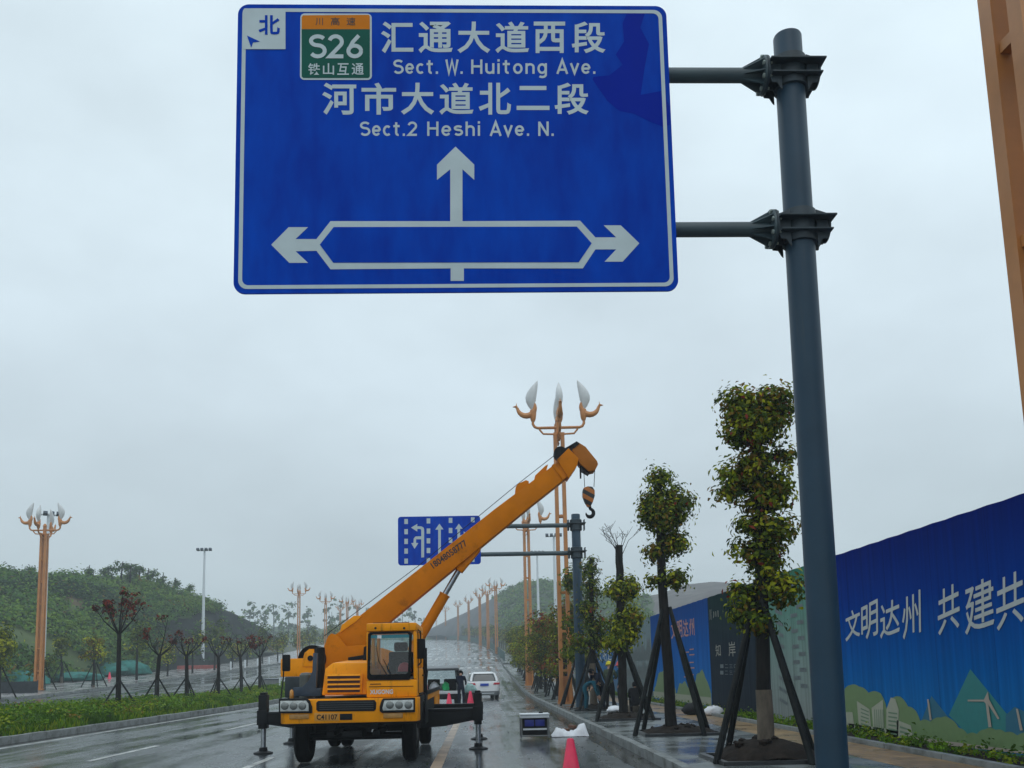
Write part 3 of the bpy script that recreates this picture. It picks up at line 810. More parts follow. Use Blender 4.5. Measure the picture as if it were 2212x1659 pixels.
M['hill_soil'] = mat('hill_grass', (0.040, 0.078, 0.022), 0.9, scale=0.12, col2=(0.075, 0.105, 0.032), bump=0.6, bscale=1.2)
M['hill_net'] = mat('dark_slope_net', (0.016, 0.021, 0.023), 0.9, scale=0.35, col2=(0.036, 0.044, 0.044), bump=0.8, bscale=1.6, spec=0.1)
M['hill_brown'] = mat('brown_slope', (0.115, 0.105, 0.105), 0.95, var=0.25, scale=0.15, bump=0.5, bscale=1.0)
def PL(lst): return [P(x, y, Y) for x, y, Y in lst]
ridge_px = [(-260, 1210, 112), (-100, 1225, 118), (30, 1236, 125), (110, 1246, 130), (180, 1240, 134), (260, 1244, 138), (330, 1262, 143), (400, 1284, 150), (455, 1302, 158), (510, 1326, 170), (560, 1352, 188), (625, 1392, 215)]
foot_px = []
for k in range(12):
    y = 35 + k * 12.5
    foot_px.append(Vector((-41 + RX(y) + (-6 if k < 3 else 0), y, RZ(y) + 0.3)))
ridgeL = PL(ridge_px)
backL = [r_ + Vector((-70, 60, -10)) for r_ in ridgeL]
def mf(v, t):
    u = P  # slope patches: dark net toward the road end, brown streaks near the top
    uu = 1040 + v.x / v.y * FPX; pv = 1462 - (v.z - EYE) / v.y * FPX
    if uu > 350 + 12 * math.sin(v.z * 2) and pv > 1352 - (uu - 340) * 0.27 + 5 * math.sin(uu * .11): return 1
    if noise2(v.x, v.y, 1.4, 3) > 1.32 and t > 0.3: return 2
    return 0
M['hill_brown_l'] = mat('reddish_slope_soil', (0.085, 0.065, 0.035), 0.95, var=0.3, scale=0.3)
_, hv, hn = hill('hill', foot_px, ridgeL, backL, [M['hill_soil'], M['hill_net'], M['hill_brown_l']], 2, matfn=mf)

def scatter_hill(name, verts, n, count, size, seed, mats, probs, keep=lambda v, t: True, hgt=1.2, tmax=0.75):
    g = rng(seed); rows = len(verts) // n; cs = []; ns = []; mi = []
    made = 0
    while made < count:
        i = g.integers(0, rows - 1); j = g.integers(0, n - 1)
        if j / (n - 1) > tmax: continue
        a = verts[i * n + j]; b = verts[(i + 1) * n + j]; c = verts[i * n + j + 1]
        p = a + (b - a) * g.random() + (c - a) * g.random()
        if not keep(p, j / (n - 1)): made += 0.2; continue
        k = g.integers(8, 22); hh = hgt * g.uniform(0.4, 1.5)
        q = g.normal(size=(k, 3)) * np.array([hh * .75, hh * .75, hh * .45]); q[:, 2] = np.abs(q[:, 2]) + 0.1
        cs.append(np.array(p) + q); ns.append(q * 0.8 / hh + np.array([0, -0.3, 0.8]) + g.normal(size=(k, 3)) * 0.4)
        bsel = g.choice(len(probs), p=probs)
        pt = noise2(p.x * 1.3, p.y * .8 + p.z * 2.5, 1.0, seed)
        if g.random() < 0.65: bsel = 0 if pt < -0.35 else (1 if pt < 0.45 else 2)
        m_ = np.full(k, bsel); sw_ = g.random(k) < 0.3; m_[sw_] = g.choice(len(probs), size=sw_.sum(), p=probs); mi.append(m_)
        made += 1
    o = leaf_mesh(name, np.concatenate(cs), np.concatenate(ns), size, np.concatenate(mi), mats, g, None, aspect=0.75)
    return struct(o, 'stuff')
HM = [M['hill_d'], M['hill_m'], M['hill_l'], M['leaf_o']]
scatter_hill('slope_weeds', hv, hn, 260, 0.34, 305, HM, [0.4, 0.5, 0.1, 0.0], keep=lambda v, t: mf(v, t) == 1, hgt=0.5)
scatter_hill('hillside_shrubs', hv, hn, 7500, 0.42, 301, HM, [0.30, 0.44, 0.23, 0.03], keep=lambda v, t: mf(v, t) == 0 and noise2(v.x * .7, v.y * .5 + v.z * 2, 1.0, 9) < 0.85, hgt=0.75)

# trees that stand out on the crest of the left hill
sky_px = [(262, 1222, 136, 12), (281, 1228, 137, 14), (300, 1232, 139, 12), (318, 1236, 141, 10), (350, 1250, 144, 16), (376, 1262, 148, 17), (405, 1276, 151, 14), (190, 1230, 134, 12), (232, 1232, 135, 11), (60, 1232, 128, 10)]
skl = ['leftmost lone shrub on the left hilltop', 'shrubby tree on hilltop right of left bronze lamp', 'small hilltop tree left of the spiky pair']
lbls = ['thin spiky tree on the left hilltop near its highest point', 'broad bushy tree right after the spiky one on the hilltop', 'dark rounded tree at the middle of the hilltop row', 'low shrubby tree in the hilltop row before the gap', 'leaning open-crowned tree on the descending crest', 'wide airy tree overhanging the descending crest, the most prominent', 'last crest tree before the dark netted slope', 'hilltop tree just right of the left bronze lamp', 'hilltop tree between the lamp and the spiky one', 'brownish hilltop shrub left of the left bronze lamp']
for i, (x, y, Y, hpx) in enumerate(sky_px):
    g = rng(400 + i); b_ = P(x, y + 14, Y); s = Y / FPX; h = (hpx + 16) * s
    root = thing('hilltop_tree', lbls[i], 'tree', b_, 'trees on the crest of the left hill')
    MB().tube([b_ - Vector((0, 0, 1.2)), b_ + Vector((0.1, 0, h * .5)), b_ + Vector((0.2, 0, h * .85))], [0.14, 0.1, 0.04], 6).build('trunk', M['bark'], root)
    b0 = b_ - Vector((0, 0, 0.9)); nb = int(g.integers(4, 9)); sp = g.uniform(.35, .9)
    bl = [((b0.x + g.uniform(-.5, .5) * h * sp, b0.y + g.uniform(-.3, .3) * h, b0.z + h * g.uniform(.15, .95) + .5), (h * g.uniform(.10, .30), h * .22, h * g.uniform(.06, .2))) for k in range(nb)]
    c, nn, cid = crown_pts(bl, 420, g, clump_n=12, clump_r=0.28, shell=0.3)
    leaf_mesh('crown', c, nn, 0.30, g.choice(3, size=len(c), p=[.45, .45, .1]), HM[:3], g, root, aspect=0.7)

# right hill behind the hoarding
ridgeR_px = [(905, 1372, 420), (950, 1347, 400), (1000, 1325, 375), (1050, 1300, 345), (1090, 1276, 320), (1125, 1260, 305), (1175, 1254, 290), (1230, 1262, 280), (1300, 1280, 270), (1370, 1292, 260), (1430, 1282, 250), (1480, 1262, 245), (1540, 1256, 240), (1620, 1262, 235), (1740, 1240, 225), (1900, 1235, 215), (2250, 1280, 200)]
ridgeR = PL(ridgeR_px)
footR = []
for k, q in enumerate(ridgeR):
    y = max(118, 335 - k * 16.5); footR.append(Vector((RX(y) + XR + 7 + max(0, (k - 8)) * 6, y, RZ(y) + 0.1)))
backR = [q + Vector((60, 90, -14)) for q in ridgeR]
def mfr(v, t):
    u = 1040 + v.x / v.y * FPX
    if u > 1405 and u < 1700: return 2
    if u < 1085 - 20 * t + 10 * math.sin(v.z * .6) : return 1
    return 0
M['hill_r'] = mat('right_hill_grass', (0.030, 0.058, 0.028), 0.9, scale=0.06, col2=(0.055, 0.088, 0.035), bump=0.6, bscale=0.6)
M['hill_net2'] = mat('netted_grey_slope', (0.085, 0.088, 0.10), 0.9, var=0.2, scale=0.2, bump=0.4, bscale=0.8)
_, hv2, hn2 = hill('hill', footR, ridgeR, backR, [M['hill_r'], M['hill_net2'], M['hill_brown']], 5, amp=1.0, matfn=mfr)
scatter_hill('right_hillside_scrub', hv2, hn2, 2600, 0.75, 302, HM, [0.25, 0.5, 0.24, 0.01], keep=lambda v, t: mfr(v, t) == 0, hgt=0.9, tmax=0.72)

# far misty ridge beyond the crest of the road, and its trees
fr = [P(x, y, Y) for x, y, Y in [(380, 1385, 520), (480, 1362, 520), (600, 1360, 520), (700, 1362, 540), (800, 1372, 560), (880, 1376, 580), (960, 1378, 600), (1100, 1370, 600)]]
ff = [Vector((q.x * 0.86 - 12, 430, RZ(430))) for q in fr]
_, hv3, hn3 = hill('far_ridge', ff, fr, [q + Vector((0, 80, -12)) for q in fr], [M['hill_soil']], 8, nu=50, nv=12, amp=0.6)
scatter_hill('far_wood', hv3, hn3, 900, 1.7, 303, HM, [0.4, 0.45, 0.15, 0.0], hgt=2.2, tmax=0.8)
far_t = [(500, 1322, 330, 34), (528, 1305, 340, 40), (556, 1318, 345, 44), (590, 1302, 350, 46), (622, 1304, 360, 48), (664, 1318, 365, 40), (716, 1312, 372, 42), (748, 1300, 378, 40), (785, 1320, 385, 36), (820, 1318, 390, 34), (868, 1316, 398, 36), (895, 1310, 400, 40)]
for i, (x, y, Y, hp) in enumerate(far_t):
    g = rng(500 + i); s = Y / FPX; h = (1405 - y) * s; top = P(x, y, Y); b_ = Vector((top.x, top.y, top.z - h))
    root = thing('misty_tree', '%s pale misty tall tree from the left on the far skyline' % ORD[i], 'tree', b_, 'misty trees on the far skyline')
    MB().tube([b_, b_ + Vector((0.4, 0, h * .5)), b_ + Vector((0.1, 0, h * .9))], [0.3, 0.22, 0.08], 6).build('trunk', M['bark'], root)
    bl = [((b_.x + g.uniform(-.5, .5) * h * .35, b_.y + g.uniform(-.3, .3) * h * .3, b_.z + h * (0.35 + .6 * k / 6)), (h * g.uniform(.10, .20), h * .16, h * g.uniform(.07, .12))) for k in range(7)]
    c, nn, cid = crown_pts(bl, 420, g, clump_n=14, clump_r=0.5)
    leaf_mesh('crown', c, nn, 1.0, g.choice(3, size=len(c), p=[.5, .4, .1]), HM[:3], g, root, aspect=0.7)

# ------------------------------------------------------------------ grass on the median and along the hoarding
def grass(name, n, fx, seed, hmin, hmax, mats, probs, wd=0.03):
    g = rng(seed); y = fx['y'](g, n); x = g.uniform(fx['x0'], fx['x1'], n)
    z0 = np.array([fx['z'](a, b) for a, b in zip(x, y)])
    patch = np.array([noise2(a * 6, b * 3, 1.0, 4) for a, b in zip(x, y)])
    h = g.uniform(hmin, hmax, n) * (1 + 0.35 * np.clip(patch, -1, 1.4)); a = g.uniform(0, 6.28, n); ln = g.uniform(0.1, 0.6, n) * h
    W = wd * g.uniform(.6, 1.5, n) * (1 + y / 40)
    v = np.empty((n, 4, 3)); ca = np.cos(a); sa = np.sin(a)
    v[:, 0] = np.stack([x - sa * W / 2, y + ca * W / 2, z0], 1); v[:, 1] = np.stack([x + sa * W / 2, y - ca * W / 2, z0], 1)
    v[:, 2] = np.stack([x + ca * ln * .5 + sa * W * .7, y + sa * ln * .5 - ca * W * .7, z0 + h * .62], 1)
    v[:, 3] = np.stack([x + ca * ln, y + sa * ln, z0 + h], 1)
    me = bpy.data.meshes.new(name)
    me.vertices.add(n * 4); me.vertices.foreach_set('co', v.reshape(-1))
    me.loops.add(n * 4); me.loops.foreach_set('vertex_index', np.arange(n * 4, dtype=np.int32))
    me.polygons.add(n); me.polygons.foreach_set('loop_start', np.arange(0, n * 4, 4, dtype=np.int32))
    for m in mats: me.materials.append(m)
    mi = g.choice(len(probs), size=n, p=probs); mi[patch > 0.75] = 1; 
    me.polygons.foreach_set('material_index', mi.astype(np.int32))
    me.update(calc_edges=True); me.validate()
    return struct(link(name, me), 'stuff')
def med_z(x, y):
    xs_ = [-17.2, -16.4, -15.2, -14.0, -13.0, -12.48]; zs_ = [0.36, 0.45, 0.48, 0.42, 0.28, 0.16]
    return float(np.interp(x, xs_, zs_)) + RZ(y) - 0.03
grass('median_grass', 90000, dict(x0=-17.2, x1=-12.5, z=med_z, y=lambda g, n: 12 + 66 * g.random(n) ** 1.5), 601, 0.08, 0.27, [M['grass_a'], M['grass_b'], M['grass_c']], [0.46, 0.30, 0.24], 0.024)
# leafy groundcover shrubs tufted through the grass
g = rng(610); cs = []; ns = []; mi = []
for k in range(1900):
    y = 14 + 62 * g.random() ** 1.4; x = g.uniform(-17.1, -12.8); z = med_z(x, y); m_ = g.integers(14, 40); hh = g.uniform(0.07, 0.26)
    if y > 45: hh *= 0.7
    q = g.normal(size=(m_, 3)) * np.array([hh * 1.1, hh * 1.1, hh * .7]); q[:, 2] = np.abs(q[:, 2]) + 0.15
    cs.append(np.array([x, y, z]) + q); ns.append(q + np.array([0, 0, .5]) + g.normal(size=(m_, 3)) * .4); mi.append(np.full(m_, g.choice(4, p=[.30, .52, .15, .03])))
struct(leaf_mesh('median_groundcover', np.concatenate(cs), np.concatenate(ns), 0.13, np.concatenate(mi), [M['grass_b'], M['grass_a'], M['grass_c'], M['leaf_o']], g, aspect=0.5), 'stuff')
# groundcover at the foot of the hoarding
g = rng(611); cs = []; ns = []; mi = []
for k in range(430):
    y = 4 + 78 * g.random() ** 1.3; x = g.uniform(7.1, 7.9); z = RZ(y) + 0.17; m_ = g.integers(14, 34); hh = g.uniform(0.035, 0.10)
    q = g.normal(size=(m_, 3)) * np.array([hh * 1.2, hh * 1.6, hh]); q[:, 2] = np.abs(q[:, 2]) + 0.02
    cs.append(np.array([x, y, z]) + q); ns.append(q + np.array([-.1, 0, .5]) + g.normal(size=(m_, 3)) * .4); mi.append(np.full(m_, g.choice(3, p=[.35, .4, .25])))
struct(leaf_mesh('verge_groundcover', np.concatenate(cs), np.concatenate(ns), 0.085, np.concatenate(mi), [M['grass_b'], M['grass_a'], M['grass_c']], g, aspect=0.55), 'stuff')
#@@PART2
# ------------------------------------------------------------------ big direction sign
YS = 8.5
def sign_blue():
    m = bpy.data.materials.new('reflective_blue'); m.use_nodes = True
    t = m.node_tree; b = t.nodes['Principled BSDF']
    tcn = t.nodes.new('ShaderNodeTexCoord')
    mpn = t.nodes.new('ShaderNodeMapping'); mpn.inputs['Scale'].default_value = (2.2, 1, 0.7)
    n = t.nodes.new('ShaderNodeTexNoise'); n.inputs['Scale'].default_value = 2.5; n.inputs['Detail'].default_value = 6
    t.links.new(tcn.outputs['Object'], mpn.inputs[0]); t.links.new(mpn.outputs[0], n.inputs['Vector'])
    r = t.nodes.new('ShaderNodeValToRGB'); r.color_ramp.elements[0].position = 0.3; r.color_ramp.elements[1].position = 0.75
    r.color_ramp.elements[0].color = (0.000, 0.036, 0.36, 1); r.color_ramp.elements[1].color = (0.000, 0.066, 0.50, 1)
    t.links.new(n.outputs[0], r.inputs[0]); t.links.new(r.outputs[0], b.inputs['Base Color'])
    b.inputs['Roughness'].default_value = 0.5; b.inputs['Specular IOR Level'].default_value = 0.03
    return m
M['signblue'] = sign_blue()
M['signstain'] = mat('rain_soaked_blue', (0.0, 0.018, 0.32), 0.4, var=0.06, scale=2, spec=0.03)

pole_c = P(1752, 830, 8.72)
PXs, PYs = 3.26, 8.72
sign = thing('direction_sign', 'huge blue road direction sign with white arrows on a thick grey roadside pole', 'road sign', (PXs, PYs, 0.15))
mb = MB(); mb.lathe([(0.150, 0.16), (0.1495, 2), (0.146, 5), (0.142, 8.02), (0.136, 8.035), (0.001, 8.04)], (PXs, PYs, 0), 40)
mb.build('pole', M['greysteel'], sign)
mb = MB(); mb.lathe([(0.30, 0.15), (0.30, 0.18), (0.16, 0.181), (0.152, 0.186)], (PXs, PYs, 0), 24)
for k in range(8):
    a = k * math.pi / 4
    mb.prism([(PXs + 0.15 * math.cos(a), PYs + 0.15 * math.sin(a), 0.18), (PXs + 0.28 * math.cos(a), PYs + 0.28 * math.sin(a), 0.18), (PXs + 0.15 * math.cos(a), PYs + 0.15 * math.sin(a), 0.42)], (-0.012 * math.sin(a), 0.012 * math.cos(a), 0))
mb.build('base_flange', M['darksteel'], sign)
SX0, SX1, SZ0, SZ1 = -2.295, 1.965, 5.215, 8.205
def rrect(x0, x1, z0, z1, r, y, n=8):
    pts = []
    for cx_, cz_, a0 in ((x1 - r, z1 - r, 0), (x0 + r, z1 - r, 90), (x0 + r, z0 + r, 180), (x1 - r, z0 + r, 270)):
        for k in range(n + 1):
            a = D2R(a0 + 90 * k / n); pts.append(Vector((cx_ + r * math.cos(a), y, cz_ + r * math.sin(a))))
    return pts
mb = MB(); mb.prism(rrect(SX0, SX1, SZ0, SZ1, 0.11, YS), (0, 0.022, 0))
panel = mb.build('sign_panel', M['signblue'], sign)
def ring(mb, a, b):
    n = len(a); mb.add(a + b, [(i, (i + 1) % n, (i + 1) % n + n, i + n) for i in range(n)])
mb = MB(); ring(mb, rrect(SX0 + .045, SX1 - .045, SZ0 + .045, SZ1 - .045, 0.085, YS - .003), rrect(SX0 + .082, SX1 - .082, SZ0 + .082, SZ1 - .082, 0.06, YS - .003))
mb.build('border', M['signwhite'], panel)
def L(x, y, d=0.003, Y=YS):
    p = P(x, y, Y); return Vector((p.x, Y - d, p.z))
def tx(mb, s, x0, y0, x1, y1, bold=0.0, d=0.003, Y=YS, mi=0):
    o = L(x0, y1, d, Y); text(mb, s, o, L(x1, y1, d, Y) - o, L(x0, y0, d, Y) - o, (0, 0, 0), bold, mi)
def poly(mb, pts, d=0.003, Y=YS, mi=0):
    mb.add([L(x, y, d, Y) for x, y in pts], [tuple(range(len(pts)))], mi)
B1 = 0.021
mb = MB()
for ch, x0, x1 in (('汇', 823, 893), ('通', 904, 978), ('大', 988, 1059), ('道', 1070, 1143), ('西', 1153, 1221), ('段', 1235, 1308)): tx(mb, ch, x0, 47, x1, 115, B1)
for ch, x0, x1 in (('河', 696, 770), ('市', 781, 856), ('大', 866, 938), ('道', 949, 1023), ('北', 1034, 1104), ('段', 1198, 1272)): tx(mb, ch, x0, 179, x1, 248, B1)
tx(mb, '二', 1116, 186, 1187, 238, B1)
def _arc(cx_, cy_, rx, ry, a0, a1, n=12): return [(cx_ + rx * math.cos(D2R(a0 + (a1 - a0) * k / n)), cy_ + ry * math.sin(D2R(a0 + (a1 - a0) * k / n))) for k in range(n + 1)]
DIN = {
 'S': (.62, [_arc(.33, .735, .245, .19, 28, 270) + _arc(.33, .31, .255, .235, 90, -150)[1:]]),
 's': (.50, [_arc(.255, .54, .185, .125, 28, 270, 10) + _arc(.255, .245, .19, .17, 90, -150, 10)[1:]]),
 'e': (.54, [[(.475, .37), (.075, .37)], _arc(.275, .37, .20, .295, 0, 322, 20)]),
 'c': (.50, [_arc(.275, .37, .20, .295, 48, 312, 18)]),
 't': (.44, [[(.19, .95), (.19, .22)] + _arc(.30, .22, .11, .145, 180, 290, 6)[1:], [(.02, .68), (.40, .68)]]),
 '.': (.18, [[(.09, 0), (.09, .17)]]),
 'W': (.92, [[(.07, 1), (.25, .03), (.46, .92), (.67, .03), (.85, 1)]]),
 'H': (.64, [[(.08, 0), (.08, 1)], [(.56, 0), (.56, 1)], [(.08, .52), (.56, .52)]]),
 'u': (.52, [[(.075, .74)] + _arc(.255, .27, .18, .195, 180, 350, 10), [(.445, .74), (.445, 0)]]),
 'i': (.17, [[(.085, 0), (.085, .74)], [(.085, .86), (.085, 1.02)]]),
 'o': (.54, [_arc(.27, .37, .195, .295, 0, 361, 24)]),
 'n': (.52, [[(.075, 0), (.075, .74)], _arc(.26, .47, .185, .195, 170, 0, 10) + [(.445, 0)]]),
 'h': (.52, [[(.075, 0), (.075, 1)], _arc(.26, .47, .185, .195, 170, 0, 10) + [(.445, 0)]]),
 'g': (.54, [_arc(.265, .37, .19, .295, 0, 361, 24), [(.465, .74), (.465, -.06)] + _arc(.275, -.06, .19, .16, 0, -140, 8)[1:]]),
 'A': (.66, [[(.05, 0), (.33, .95), (.61, 0)], [(.16, .29), (.50, .29)]]),
 'v': (.50, [[(.04, .74), (.25, .06), (.46, .74)]]),
 '2': (.62, [_arc(.30, .69, .225, .235, 165, -38, 14) + [(.09, .075), (.58, .075)]]),
 'N': (.64, [[(.08, 0), (.08, 1)], [(.08, .95), (.56, .05)], [(.56, 0), (.56, 1)]]),
 '6': (.62, [_arc(.31, .30, .23, .225, 0, 361, 24), [(.46, .96), (.24, .68), (.085, .34)]]),
}
def ribbon(mb, pts, hw, d):
    """constant-width stroke along photo points on the sign, mitred at its bends"""
    n = len(pts); l_ = []; r_ = []
    for k in range(n):
        a = Vector(pts[max(k - 1, 0)]); b = Vector(pts[k]); e_ = Vector(pts[min(k + 1, n - 1)])
        t1 = (b - a) if k > 0 else (e_ - b); t2 = (e_ - b) if k < n - 1 else (b - a)
        t1.normalize(); t2.normalize(); n1 = Vector((-t1.y, t1.x)); n2 = Vector((-t2.y, t2.x)); m_ = n1 + n2
        if m_.length < 1e-3: m_ = n1
        m_.normalize(); s_ = hw / max(0.35, m_.dot(n1)); l_.append(b + m_ * s_); r_.append(b - m_ * s_)
    vs = [L(p.x, p.y, d) for p in l_ + r_]
    mb.add(vs, [(k, k + 1, n + k + 1, n + k) for k in range(n - 1)])
def din(mb, s, x0, x1, yt, yb, t=0.155, gap=0.12, d0=0.003):
    wd = sum(DIN[ch][0] for ch in s) + gap * (len(s) - 1); sx = (x1 - x0) / wd; sy = yb - yt; x = x0; q = 0
    for ch in s:
        w_, st = DIN[ch]
        for ln in st:
            ribbon(mb, [(x + px * sx, yb - py * sy) for px, py in ln], t * sy * 0.5, d0 + 0.0006 * (q % 3)); q += 1
        x += (w_ + gap) * sx
for s_, x0, x1, yt, yb in (('Sect.', 849, 947, 129, 160), ('W.', 962, 1000, 129, 160), ('Huitong', 1017, 1182, 129, 160), ('Ave.', 1202, 1287, 129, 160), ('Sect.2', 777, 902, 263, 294), ('Heshi', 922, 1038, 263, 294), ('Ave.', 1058, 1144, 263, 294), ('N.', 1162, 1197, 263, 294)):
    din(mb, s_, x0, x1, yt, yb)
mb.build('lettering', M['signwhite'], panel, smooth=False)
mb = MB()
poly(mb, [(984, 317), (1024.5, 356), (1024.5, 389), (999, 366), (999, 478), (1253, 477), (1286, 513), (1331, 513), (1304, 487), (1341, 487), (1381, 525.7), (1345, 565.5), (1306, 565.5), (1331, 539), (1286, 539), (1259, 580), (1002, 580), (1002, 607), (973.5, 607), (973.5, 580), (714, 582), (683.7, 542), (638.5, 543), (665.6, 568), (625, 568), (586, 529), (623.6, 491), (665.6, 491), (638.5, 516.7), (683.7, 516.7), (714, 478), (972.6, 478), (972.6, 366), (944, 389), (944, 356)], 0.003)
arrow = mb.build('route_diagram', M['signwhite'], panel, smooth=False)
mb = MB(); poly(mb, [(721, 491), (1246, 490), (1278, 526), (1250, 567), (720, 568), (691, 529)], 0.006)
mb.build('diagram_centre', M['signblue'], arrow, smooth=False)
mb = MB(); poly(mb, [(528, 19), (617, 19), (617, 107), (524, 107), (524, 30), (525, 24)], 0.006)
cmp_ = mb.build('compass_plate', M['signwhite'], panel, smooth=False)
mb = MB(); tx(mb, '北', 559, 34, 605, 76, 0.024, 0.009); poly(mb, [(534, 78), (562, 91), (547, 93), (543, 104)], 0.009)
mb.build('compass_marks', M['signblue'], cmp_, smooth=False)
a_ = L(648, 173); b_ = L(803, 30)
mb = MB(); mb.add(rrect(a_.x, b_.x, a_.z, b_.z, 0.045, YS - .004), [tuple(range(36))])
shield = mb.build('route_shield', M['signwhite'], panel, smooth=False)
mb = MB(); poly(mb, [(655, 34), (797, 33), (799, 36), (799, 64), (652, 64), (652, 38)], 0.007); mb.build('shield_band', M['signorange'], shield, smooth=False)
mb = MB(); poly(mb, [(652, 64.3), (799, 64.3), (799, 166), (796, 169), (655, 169), (652, 166)], 0.007); mb.build('shield_field', M['signgreen'], shield, smooth=False)
mb = MB(); tx(mb, '川', 682, 40, 698, 56, 0.006, 0.010); tx(mb, '高', 715, 39, 734, 56, 0.004, 0.010); tx(mb, '速', 749, 39, 768, 56, 0.004, 0.010); mb.build('band_lettering', M['signdark'], shield, smooth=False)
mb = MB(); din(mb, 'S26', 667, 785, 76, 127, 0.165, 0.06, 0.010)
for ch, x0, x1 in (('铁', 666, 692), ('山', 698, 722), ('互', 729, 754), ('通', 760, 786)): tx(mb, ch, x0, 138, x1, 163, 0.012, 0.010)
mb.build('shield_lettering', M['signwhite'], shield, smooth=False)
mb = MB()
poly(mb, [(1356, 25), (1395, 23), (1383, 60), (1402, 95), (1392, 150), (1384, 205), (1432, 196), (1446, 230), (1447, 270), (1432, 274), (1402, 262), (1370, 246), (1338, 240), (1312, 218), (1280, 172), (1282, 166), (1316, 163), (1345, 140), (1330, 118), (1348, 90), (1345, 50)], 0.0015)
mb.build('rain_stain', M['signstain'], panel, smooth=False)

for zc, xe in ((P(1535, 163, 8.72).z, 2.86), (P(1551, 496, 8.72).z, 2.86)):
    mb = MB(); mb.cyl((SX0 + 0.35, PYs, zc), (2.98, PYs, zc), 0.073, n=24)
    arm = mb.build('arm', M['greyarm'], sign)
    # arm end flange, gussets, pole side flange, collar plates
    mb = MB(); mb.cyl((2.955, PYs, zc), (2.98, PYs, zc), 0.19, n=24)
    for k in range(8):
        a = k * math.pi / 4 + 0.2; cy, cz = math.cos(a), math.sin(a)
        mb.prism([(2.955, PYs + 0.07 * cy, zc + 0.07 * cz), (2.955, PYs + 0.175 * cy, zc + 0.175 * cz), (2.76, PYs + 0.073 * cy, zc + 0.073 * cz)], (0, -0.012 * cz, 0.012 * cy))
    fl = mb
    mb = MB(); mb.cyl((2.984, PYs, zc), (3.008, PYs, zc), 0.19, n=24)
    for sgn in (-1, 1):
        x0 = PXs + sgn * 0.13
        for yy in (-0.13, 0.0, 0.13):
            mb.prism([(x0, PYs + yy - .008, zc + 0.14), (PXs + sgn * 0.245, PYs + yy - .008, zc + 0.10), (PXs + sgn * 0.25, PYs + yy - .008, zc - 0.10), (PXs + sgn * 0.235, PYs + yy - .008, zc - 0.16), (PXs + sgn * 0.18, PYs + yy - .008, zc - 0.165), (PXs + sgn * 0.15, PYs + yy - .008, zc - 0.22), (x0, PYs + yy - .008, zc - 0.24)], (0, 0.016, 0))
    mb.cyl((PXs + 0.255, PYs, zc), (PXs + 0.275, PYs, zc), 0.14, n=20)
    ring_ = []
    mb.lathe([(0.150, -0.17), (0.172, -0.165), (0.172, 0.165), (0.150, 0.17)], (PXs, PYs, zc), 28)
    mb.bb(PXs - 0.26, PXs + 0.30, PYs - 0.24, PYs + 0.24, zc + 0.035, zc + 0.052)
    mb.bb(PXs - 0.24, PXs + 0.27, PYs - 0.21, PYs + 0.21, zc - 0.095, zc - 0.08)
    mb.build('clamp', M['darksteel'], sign, bevel=0.003)
    mb = fl
    for k in range(8):
        a = k * math.pi / 4 + 0.6; q = Vector((0, PYs + 0.165 * math.cos(a), zc + 0.165 * math.sin(a)))
        mb.cyl(q + Vector((2.935, 0, 0)), q + Vector((3.03, 0, 0)), 0.014, n=6, mi=1); mb.cyl(q + Vector((2.938, 0, 0)), q + Vector((2.955, 0, 0)), 0.024, n=6, mi=1)
    mb.build('arm_flange', [M['greyarm'], M['boltgrey']], arm)
mb = MB()
for k in range(6):
    x = SX0 + 0.35 + k * 0.70
    mb.bb(x - 0.03, x + 0.03, YS + 0.023, YS + 0.075, SZ0 + 0.1, SZ1 - 0.1)
for zz in (SZ0 + 0.3, SZ0 + 1.1, SZ0 + 1.9, SZ1 - 0.3): mb.bb(SX0 + 0.1, SX1 - 0.1, YS + 0.076, YS + 0.10, zz - 0.03, zz + 0.03)
mb.build('back_rail', M['boltgrey'], sign)

# ------------------------------------------------------------------ far lane sign
YF = 35.0; FXp = 3.73
fs = thing('lane_sign', 'distant blue lane-direction sign on a grey post, half hidden by the crane boom', 'road sign', (FXp, YF + .16, 0.15))
mb = MB(); mb.lathe([(0.19, 0.14), (0.185, 3), (0.17, 7.55), (0.16, 7.57), (0.001, 7.58)], (FXp, YF + .16, 0), 24); mb.build('pole', M['greysteel'], fs)
mb = MB(); mb.prism(rrect(-3.09, 0.05, 5.68, 7.55, 0.12, YF), (0, 0.03, 0)); fp = mb.build('sign_panel', M['signblue'], fs)
def cz(cx_, cy_): return (822.9 + .1555 * cx_, 1069.8 + .1555 * cy_)
mb = MB()
for k, cx_ in enumerate((350, 660, 967, 1275)):
    for (a, b) in ((330, 400), (470, 542), (605, 678), (740, 812), (880, 950)):
        dy = -k * 8
        poly(mb, [cz(cx_ - 25, a + dy), cz(cx_ + 25, a + dy), cz(cx_ + 25, b + dy), cz(cx_ - 25, b + dy)], 0.004, YF)
def cpoly(pts): poly(mb, [cz(a, b) for a, b in pts], 0.004, YF)
cpoly([(560, 865), (560, 612), (490, 612), (488, 662), (520, 665), (467, 745), (420, 665), (452, 662), (455, 600), (480, 572), (560, 570), (560, 480), (545, 468), (505, 468), (505, 505), (418, 450), (505, 398), (505, 432), (560, 432), (588, 445), (600, 470), (600, 862)])
cpoly([(795, 865), (795, 478), (755, 478), (812, 395), (870, 475), (832, 475), (832, 865)])
cpoly([(1062, 865), (1062, 470), (1030, 470), (1082, 395), (1135, 465), (1100, 465), (1100, 560), (1150, 540), (1150, 500), (1215, 560), (1150, 620), (1150, 585), (1100, 610), (1100, 865)])
mb.build('lane_arrows', M['signwhite'], fp, smooth=False)
